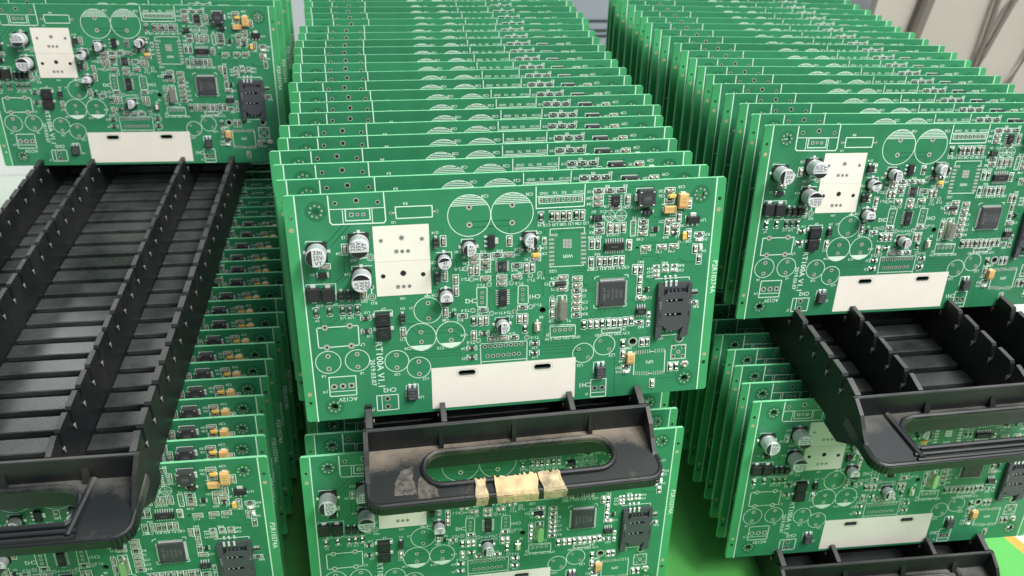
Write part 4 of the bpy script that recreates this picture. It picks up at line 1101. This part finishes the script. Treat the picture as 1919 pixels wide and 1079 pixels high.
# ------------------------------------------------------------------ racks (own frame: x across, y away from the handle, z up, slot 0 at y = 0)
NSL = 25
YEND = 24 * PITCH + 12
def yz_prism(b, prof, x0, x1, m):
    """profile in y, z pushed across x"""
    n = len(prof)
    v = [(x0, y, z) for y, z in prof] + [(x1, y, z) for y, z in prof]
    b.faces(v, [tuple(range(n)), tuple(range(n, 2 * n))[::-1]] + [(i, n + i, n + (i + 1) % n, (i + 1) % n) for i in range(n)], m)
def xbox(b, x0, x1, y0, y1, z0, z1, m, ch=0):
    b.box((x0 + x1) / 2, (y0 + y1) / 2, z0, x1 - x0, y1 - y0, z1 - z0, m, ch)
def comb_rib_mesh(t, outer):
    """upright rib with a leaning slot for every board"""
    b = MB(); zb = -26.0
    # strips between slots, each its own short prism, so no face is concave
    for i in range(NSL + 1):
        a = -12.0 if i == 0 else (i - 1) * PITCH + 1.3
        c = (i * PITCH - 1.3) if i < NSL else YEND
        if i == 0: prof = [(a, -2.2), (c, -2.2), (c + 1.1, 6.6), (c + .5, 7.0), (-11.6, 4.2)]
        elif i < NSL: prof = [(a, -2.2), (c, -2.2), (c + 1.1, 6.4), (c + .4, 7.0), (a + 2.6, 6.6), (a + 1.5, 5.2)]
        else: prof = [(a, -2.2), (c, -2.2), (c, 6.0), (a + 2.6, 6.6), (a + 1.5, 5.2)]
        yz_prism(b, prof, -t / 2, t / 2, 'plastic')
        top = [prof[-2], prof[-3], (prof[-3][0], prof[-3][1] + .08), (prof[-2][0], prof[-2][1] + .08)] if i else [(-11.6, 4.2), (c + .5, 7.0), (c + .5, 7.08), (-11.6, 4.28)]
        yz_prism(b, top, -t / 2 + .15, t / 2 - .15, 'plasticedge')
        if i < NSL:                                       # moulded web and pale wedges that paint the glints under each slot
            yy = i * PITCH
            b.box(0, yy + .1, -5.0, t + .9, 1.6, 3.2, 'plastic', .3)
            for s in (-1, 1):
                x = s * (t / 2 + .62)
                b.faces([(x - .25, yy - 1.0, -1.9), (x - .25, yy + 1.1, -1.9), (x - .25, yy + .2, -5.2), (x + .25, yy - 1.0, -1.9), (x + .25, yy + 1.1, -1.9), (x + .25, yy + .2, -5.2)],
                        [(0, 1, 2), (5, 4, 3), (0, 3, 4, 1), (1, 4, 5, 2), (2, 5, 3, 0)], 'glint')
    yz_prism(b, [(-12.0, zb), (YEND, zb), (YEND, -2.2), (-12.0, -2.2)], -t / 2, t / 2, 'plastic')
    return b.mesh('comb_rib', None, True)
def slat_mesh():
    b = MB()
    for i in range(-1, NSL):
        y0 = i * PITCH + 2.8 if i >= 0 else -9.8
        y1 = (i + 1) * PITCH - 1.9
        for x0, x1 in ((-68, -34.7), (-31.3, 31.3), (34.7, 68)):
            xbox(b, x0, x1, y0, y1, -25.2, -22.2, 'plasticfloor', .5)
    xbox(b, -68.4, 68.4, -9.8, YEND, -26.0, -25.3, 'gapshade')  # black sheet painting the shade in the open gaps between slats
    return b.mesh('floor_slats', None, True)
def front_wall_mesh(kind):
    b = MB()
    xbox(b, -72.0, 72.0, -14.0, -12.05, -9.6, 4.2, 'plastic', .4)
    xbox(b, -70.5, 70.5, -13.9, -12.1, -25.9, -9.6, 'plastic')
    xbox(b, -71.5, 71.5, -13.7, -12.3, 4.2, 4.3, 'plasticedge')
    if kind == 'ribbed':
        for x in (-35, 2, 42):
            yz_prism(b, [(-13.9, 3.2), (-13.9, -9), (-16.8, -9)], x - 1.1, x + 1.1, 'plastic')
            xbox(b, x - 3, x - 2.2, -14.3, -13.9, -9, 3.0, 'plastic')
    else:
        for x in (-28, 12, 48): yz_prism(b, [(-13.9, -1.5), (-13.9, -9.2), (-17.0, -9.2)], x - 1.6, x + 1.6, 'plastic')
    # low lip inside, where the slots end
    return b.mesh('front_wall', None, True)
def grip_mesh(kind):
    """sloping grip plate with the long hand hole, its raised rim and turned-down lip"""
    b = MB(); pm = 'plasticdust' if kind == 'ribbed' else 'plasticdust2'
    x1 = 72.4; depth = 33.0
    outer = [(-x1, 0)] + [(-x1 + 7 - 7 * math.cos(math.radians(t)), -depth + 7 - 7 * math.sin(math.radians(t))) for t in range(0, 91, 15)] + [(x1 - 7 + 7 * math.sin(math.radians(t)), -depth + 7 - 7 * math.cos(math.radians(t))) for t in range(0, 91, 15)] + [(x1, 0)]
    if kind == 'ribbed':
        hx0, hx1, hy0, hy1 = -44, 50, -24.5, -5.8
        hole = stadium((hx0 + hx1) / 2, (hy0 + hy1) / 2, hx1 - hx0, hy1 - hy0, 14)
    else:
        hole = [(-44, -24.5), (44, -24.5), (46, -22.5), (47, -16), (45.5, -10), (42, -6.4), (37, -5), (-37, -5), (-42, -6.4), (-45.5, -10), (-47, -16), (-46, -22.5)]
    def blob(pts, g):
        cx = sum(p[0] for p in pts) / len(pts); cy = sum(p[1] for p in pts) / len(pts); o = []
        for x, y in pts:
            d = Vector((x - cx, (y - cy) * 3)); d.normalize(); o.append((x + d.x * g, y + d.y * g))
        return o
    b.add_mesh(filled(outer, [hole], 2.4), Matrix.Translation((0, 0, -1.2)), pm)
    # rim round the hole
    h3 = [Vector((x, y, .5)) for x, y in blob(hole, 1.1)]
    b.tube([tuple(p) for p in h3 + [h3[0]]], 1.5, pm, 8)
    # turned-down edge
    b.tube([(x, y + .3, -1.0) for x, y in outer], 1.4, pm, 8)
    for (xa, ya), (xb, yb) in zip(outer, outer[1:]):
        n = Vector((yb - ya, xa - xb, 0)).normalized() * -1.6
        v = [(xa, ya, -6), (xb, yb, -6), (xb, yb, -.4), (xa, ya, -.4)]
        w = [(p[0] - n.x * .9, p[1] - n.y * .9, p[2]) for p in v]
        b.faces(v + w, [(0, 1, 2, 3), (7, 6, 5, 4), (0, 4, 5, 1), (3, 2, 6, 7)], pm)
    if kind != 'ribbed':
        for s in (-1, 1):
            b.tube([(s * 51, -1, .6), (s * 47, -depth + 2, .6)], 1.7, pm, 8)
        b.tube([(-50, -depth + 4.5, .3), (50, -depth + 4.5, .3)], 1.2, pm, 8)
        b.tube([(-50, -depth + 1.2, .4), (50, -depth + 1.2, .4)], 1.1, pm, 8)
    xf = Matrix.Translation((0, -13.4, -9.4)) @ Matrix.Rotation(math.radians(6), 4, 'X')
    return b.mesh('grip_plate', xf, True)
def cheek_mesh():
    b = MB()
    yz_prism(b, [(-14, 4.2), (-12, 4.2), (-6, 0), (3, -22), (3, -29), (-12, -29.5), (-26, -18.5), (-40, -16.5), (-32, -10.5), (-27, -6), (-22, -.5)], -1.1, 1.1, 'plastic')
    return b.mesh('end_cheek', None, True)
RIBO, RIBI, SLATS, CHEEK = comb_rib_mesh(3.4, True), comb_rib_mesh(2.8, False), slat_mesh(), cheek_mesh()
WALLS = {k: front_wall_mesh(k) for k in ('ribbed', 'barred')}
GRIPS = {k: grip_mesh(k) for k in ('ribbed', 'barred')}
def rearwall():
    b = MB(); xbox(b, -71, 71, YEND + .2, YEND + 2.6, -25.4, 5, 'plastic', .3); return b.mesh('rear_wall', None, True)
REAR = rearwall()
def make_tray(parent, x, y, z, yaw, kind):
    t = link('tray', SLATS, parent)
    t.matrix_world = Matrix.Translation(Vector((x, y, z)) * S) @ Matrix.Rotation(math.radians(yaw), 4, 'Z')
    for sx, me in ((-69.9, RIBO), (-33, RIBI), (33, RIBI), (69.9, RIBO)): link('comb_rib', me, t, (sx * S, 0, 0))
    link('front_wall', WALLS[kind], t, (0, 0, 0)); link('grip_plate', GRIPS[kind], t, (0, 0, 0)); link('rear_wall', REAR, t, (0, 0, 0))
    for sx in (-72.0, 72.0): link('end_cheek', CHEEK, t, (sx * S, 0, 0))
    return t
RACKS = [
 ('black two-tier plastic rack in the middle, torn masking tape round its dusty upper handle', (.4, -.6, 0, .3), (-3.3, -20.03, -142.1, -.12), 'ribbed'),
 ('black two-tier plastic rack at left, upper tray empty except at its far end', (-247.0, -2.6, 2.0, -1.69), (-228.98, -12.49, -141.1, -1.67), 'barred'),
 ('black two-tier plastic rack at right, four free slots in front of its upper boards', (258.2, -9.2, .2, -.57), (251.3, -12.9, -142.3, -2.75), 'barred'),
]
MATZ = -172.0
for label, up_, lo, kind in RACKS:
    r = bpy.data.objects.new('board_rack', None); COL.objects.link(r)
    tag(r, label, 'circuit board rack', 'racks side by side on the green mat')
    make_tray(r, *up_, kind); make_tray(r, *lo, kind if lo[0] < 200 else 'barred')
    # rear posts that carry the upper tray, and the feet of the lower one
    ya = math.radians(up_[3]); yb = math.radians(lo[3])
    for s in (-60, 60):
        px, py = up_[0] + s * math.cos(ya) - (YEND + 8) * math.sin(ya), up_[1] + s * math.sin(ya) + (YEND + 8) * math.cos(ya)
        b = MB(); xbox(b, -5, 5, -5, 5, MATZ + .3, up_[2] - 6, 'plastic'); xbox(b, -5, 5, -6.5, 0, lo[2] - 20, lo[2] + 3, 'plastic')
        link('rear_post', b.mesh('rear_post', None, True), r, Vector((px, py, 0)) * S)
        for yy in (20, 350):
            qx, qy = lo[0] + s * math.cos(yb) - yy * math.sin(yb), lo[1] + s * math.sin(yb) + yy * math.cos(yb)
            b = MB(); xbox(b, -8, 8, -8, 8, MATZ + .2, lo[2] - 25.3, 'plastic'); link('foot', b.mesh('foot', None, True), r, Vector((qx, qy, 0)) * S)
    if kind == 'ribbed':
        # masking tape wound round the front bar of the middle rack's upper handle
        def band(name, x0, x1, skew, m, grow, seed):
            rn = random.Random(seed); b = MB()
            prof = [(-24.7, .9), (-25.2, 2.2), (-28, 1.6), (-33.2, 1.0), (-34.7, -.8), (-34.6, -6.4), (-32, -6.8), (-31, -3), (-26, -3), (-24.4, -1.5)]
            n = 12; rows = []; tongue = [max(0, rn.uniform(-1.2, 1.3)) for _ in range(n)]
            for i in range(n):
                t = i / (n - 1); row = []
                for k, (y, z) in enumerate(prof):
                    cy, cz = -29.5, -1.5
                    g = 1 + grow + rn.uniform(-.008, .02)
                    if k in (0, 1): y += tongue[i]; z += tongue[i] * .5      # torn tongues standing off the bar
                    ragged = rn.uniform(-.6, .6) if i in (0, n - 1) else rn.uniform(-.1, .1)
                    row.append((x0 + (x1 - x0) * t + skew * (k / 5 - .6) + ragged, cy + (y - cy) * g, cz + (z - cz) * g))
                rows.append(row)
            v = [p for r_ in rows for p in r_]; w = len(prof)
            b.faces(v, [(i * w + k, i * w + (k + 1) % w, (i + 1) * w + (k + 1) % w, (i + 1) * w + k) for i in range(n - 1) for k in range(w)], m)
            xf = Matrix.Translation((0, -13.4, -9.4)) @ Matrix.Rotation(math.radians(6), 4, 'X')
            return b.mesh(name, xf, True)
        tr = [c for c in COL.objects if c.parent == r and c.name.startswith('tray')][0]
        for a in ((-21.5, -16, .0, 'tapegrime', -.03, 1), (-11.5, -1.5, 2.0, 'tape', -.03, 2), (-3.5, 4.0, .6, 'tape', -.015, 3), (1.5, 9.0, -.8, 'tape', .0, 4), (11.0, 22, 3.2, 'tapegrime', -.02, 5)):
            o = link('masking_tape', band('masking_tape', *a), tr, (0, 0, 0))
        for pts in ([(-60, -28.5), (-59, -20), (-56, -14.5), (-50, -12), (-50.5, -20), (-49, -28.5)], [(-49, -28), (-47.5, -19), (-44.6, -17.5), (-43, -22), (-39.5, -27.2), (-39, -31.5), (-49, -31.5)]):
            rn = random.Random(len(pts)); rag = []
            for (xa, ya_), (xb, yb_) in zip(pts, pts[1:] + pts[:1]):
                for t in range(9): rag.append((xa + (xb - xa) * t / 9 + rn.uniform(-.35, .35), ya_ + (yb_ - ya_) * t / 9 + rn.uniform(-.35, .35)))
            b = MB(); b.add_mesh(filled(rag, [], .12), Matrix.Translation((0, 0, .12)), 'residue')
            xf = Matrix.Translation((0, -13.4, -9.4)) @ Matrix.Rotation(math.radians(6), 4, 'X')
            link('glue_residue', b.mesh('glue_residue', xf), tr, (0, 0, 0))

# ------------------------------------------------------------------ the bench and what stands behind it
def slab(name, x0, x1, y0, y1, z0, z1, m, ch=0):
    b = MB(); xbox(b, x0, x1, y0, y1, z0, z1, m, ch); return link(name, b.mesh(name, None, True))
o = slab('workbench', -1100, 1300, -420, 664, -205, MATZ - 3.0, 'bench'); o['kind'] = 'structure'
b = MB(); b.prism([(-330, -400), (495, -400), (371, 1), (200, 560), (-330, 560)], MATZ - 2.8, MATZ, 'mat_')
o = link('green_mat', b.mesh('green_mat', None, True)); tag(o, 'bright green mat under the racks, edged with yellow tape', 'mat')
b = MB(); b.prism([(495.3, -400), (504.5, -400), (380.5, 1), (209.5, 560), (200.3, 560), (371.3, 1)], MATZ - 2.8, MATZ - .8, 'yellow')
o = link('edge_tape', b.mesh('edge_tape', None, True)); tag(o, 'ochre yellow tape strip along the right edge of the green mat', 'tape')
o = slab('back_partition', -1600, 1900, 780, 800, -900, 130, 'wall'); o['kind'] = 'structure'
o = slab('floor', -1700, 2000, -900, 800, -920, -900, 'wall'); o['kind'] = 'structure'
o = slab('white_box', -900, -330, 664.5, 775, -175, 60, 'white', 3); o.location.z += 0; tag(o, 'plain white box behind the boards at far left', 'box')
# grey steel cabinet seen in the gap between the middle and right stacks
r = bpy.data.objects.new('steel_cabinet', None); COL.objects.link(r); tag(r, 'grey steel cabinet with horizontal grooves, in the gap between the middle and right stacks', 'cabinet')
b = MB(); xbox(b, 120, 330, 690, 770, -200, 110, 'cabinet', 2); link('housing', b.mesh('housing', None, True), r, (0, 0, 0))
for z in (-1, -13, -20):
    b = MB(); xbox(b, 130, 320, 688.5, 690.2, z - 1.2, z + 1.2, 'chipgrey'); link('groove', b.mesh('groove', None, True), r, (0, 0, 0))
# beige board leaning at the right with cables hanging in front
b = MB(); b.prism([(592, -900), (1500, -900), (1500, 130), (598, 130)], 0, 14, 'beige')
o = link('beige_panel', b.mesh('beige_panel', Matrix.Translation((0, 680, 0)) @ BR, True)); tag(o, 'beige board panel standing behind the right stack', 'panel')
for pts, rad, lab in (([(672, 655, 420), (668, 655, 120), (661, 655, 31), (655, 655, -40), (655, 655, -300)], 8.5, 'thick taupe cable hanging nearest the white gap, top right'),
                      ([(778, 655, 300), (764, 655, 31), (766, 655, -25), (765, 655, -55), (764, 655, -300)], 3.6, 'thin taupe cable, left one of the pair that meet at top right'),
                      ([(812, 652, 80), (785, 652, 31), (778, 652, 0), (770, 652, -40), (767, 652, -70), (768, 652, -300)], 3.6, 'thin taupe cable, right one of the pair that meet at top right'),
                      ([(880, 655, 120), (858, 655, 31), (842, 655, -34), (828, 655, -85), (820, 655, -300)], 3.6, 'thin taupe cable hanging at the right edge of the photo')):
    b = MB(); b.tube(pts, rad, 'cable', 10); o = link('cable', b.mesh('cable', None, True)); tag(o, lab, 'cable', 'cables hanging in front of the beige panel')
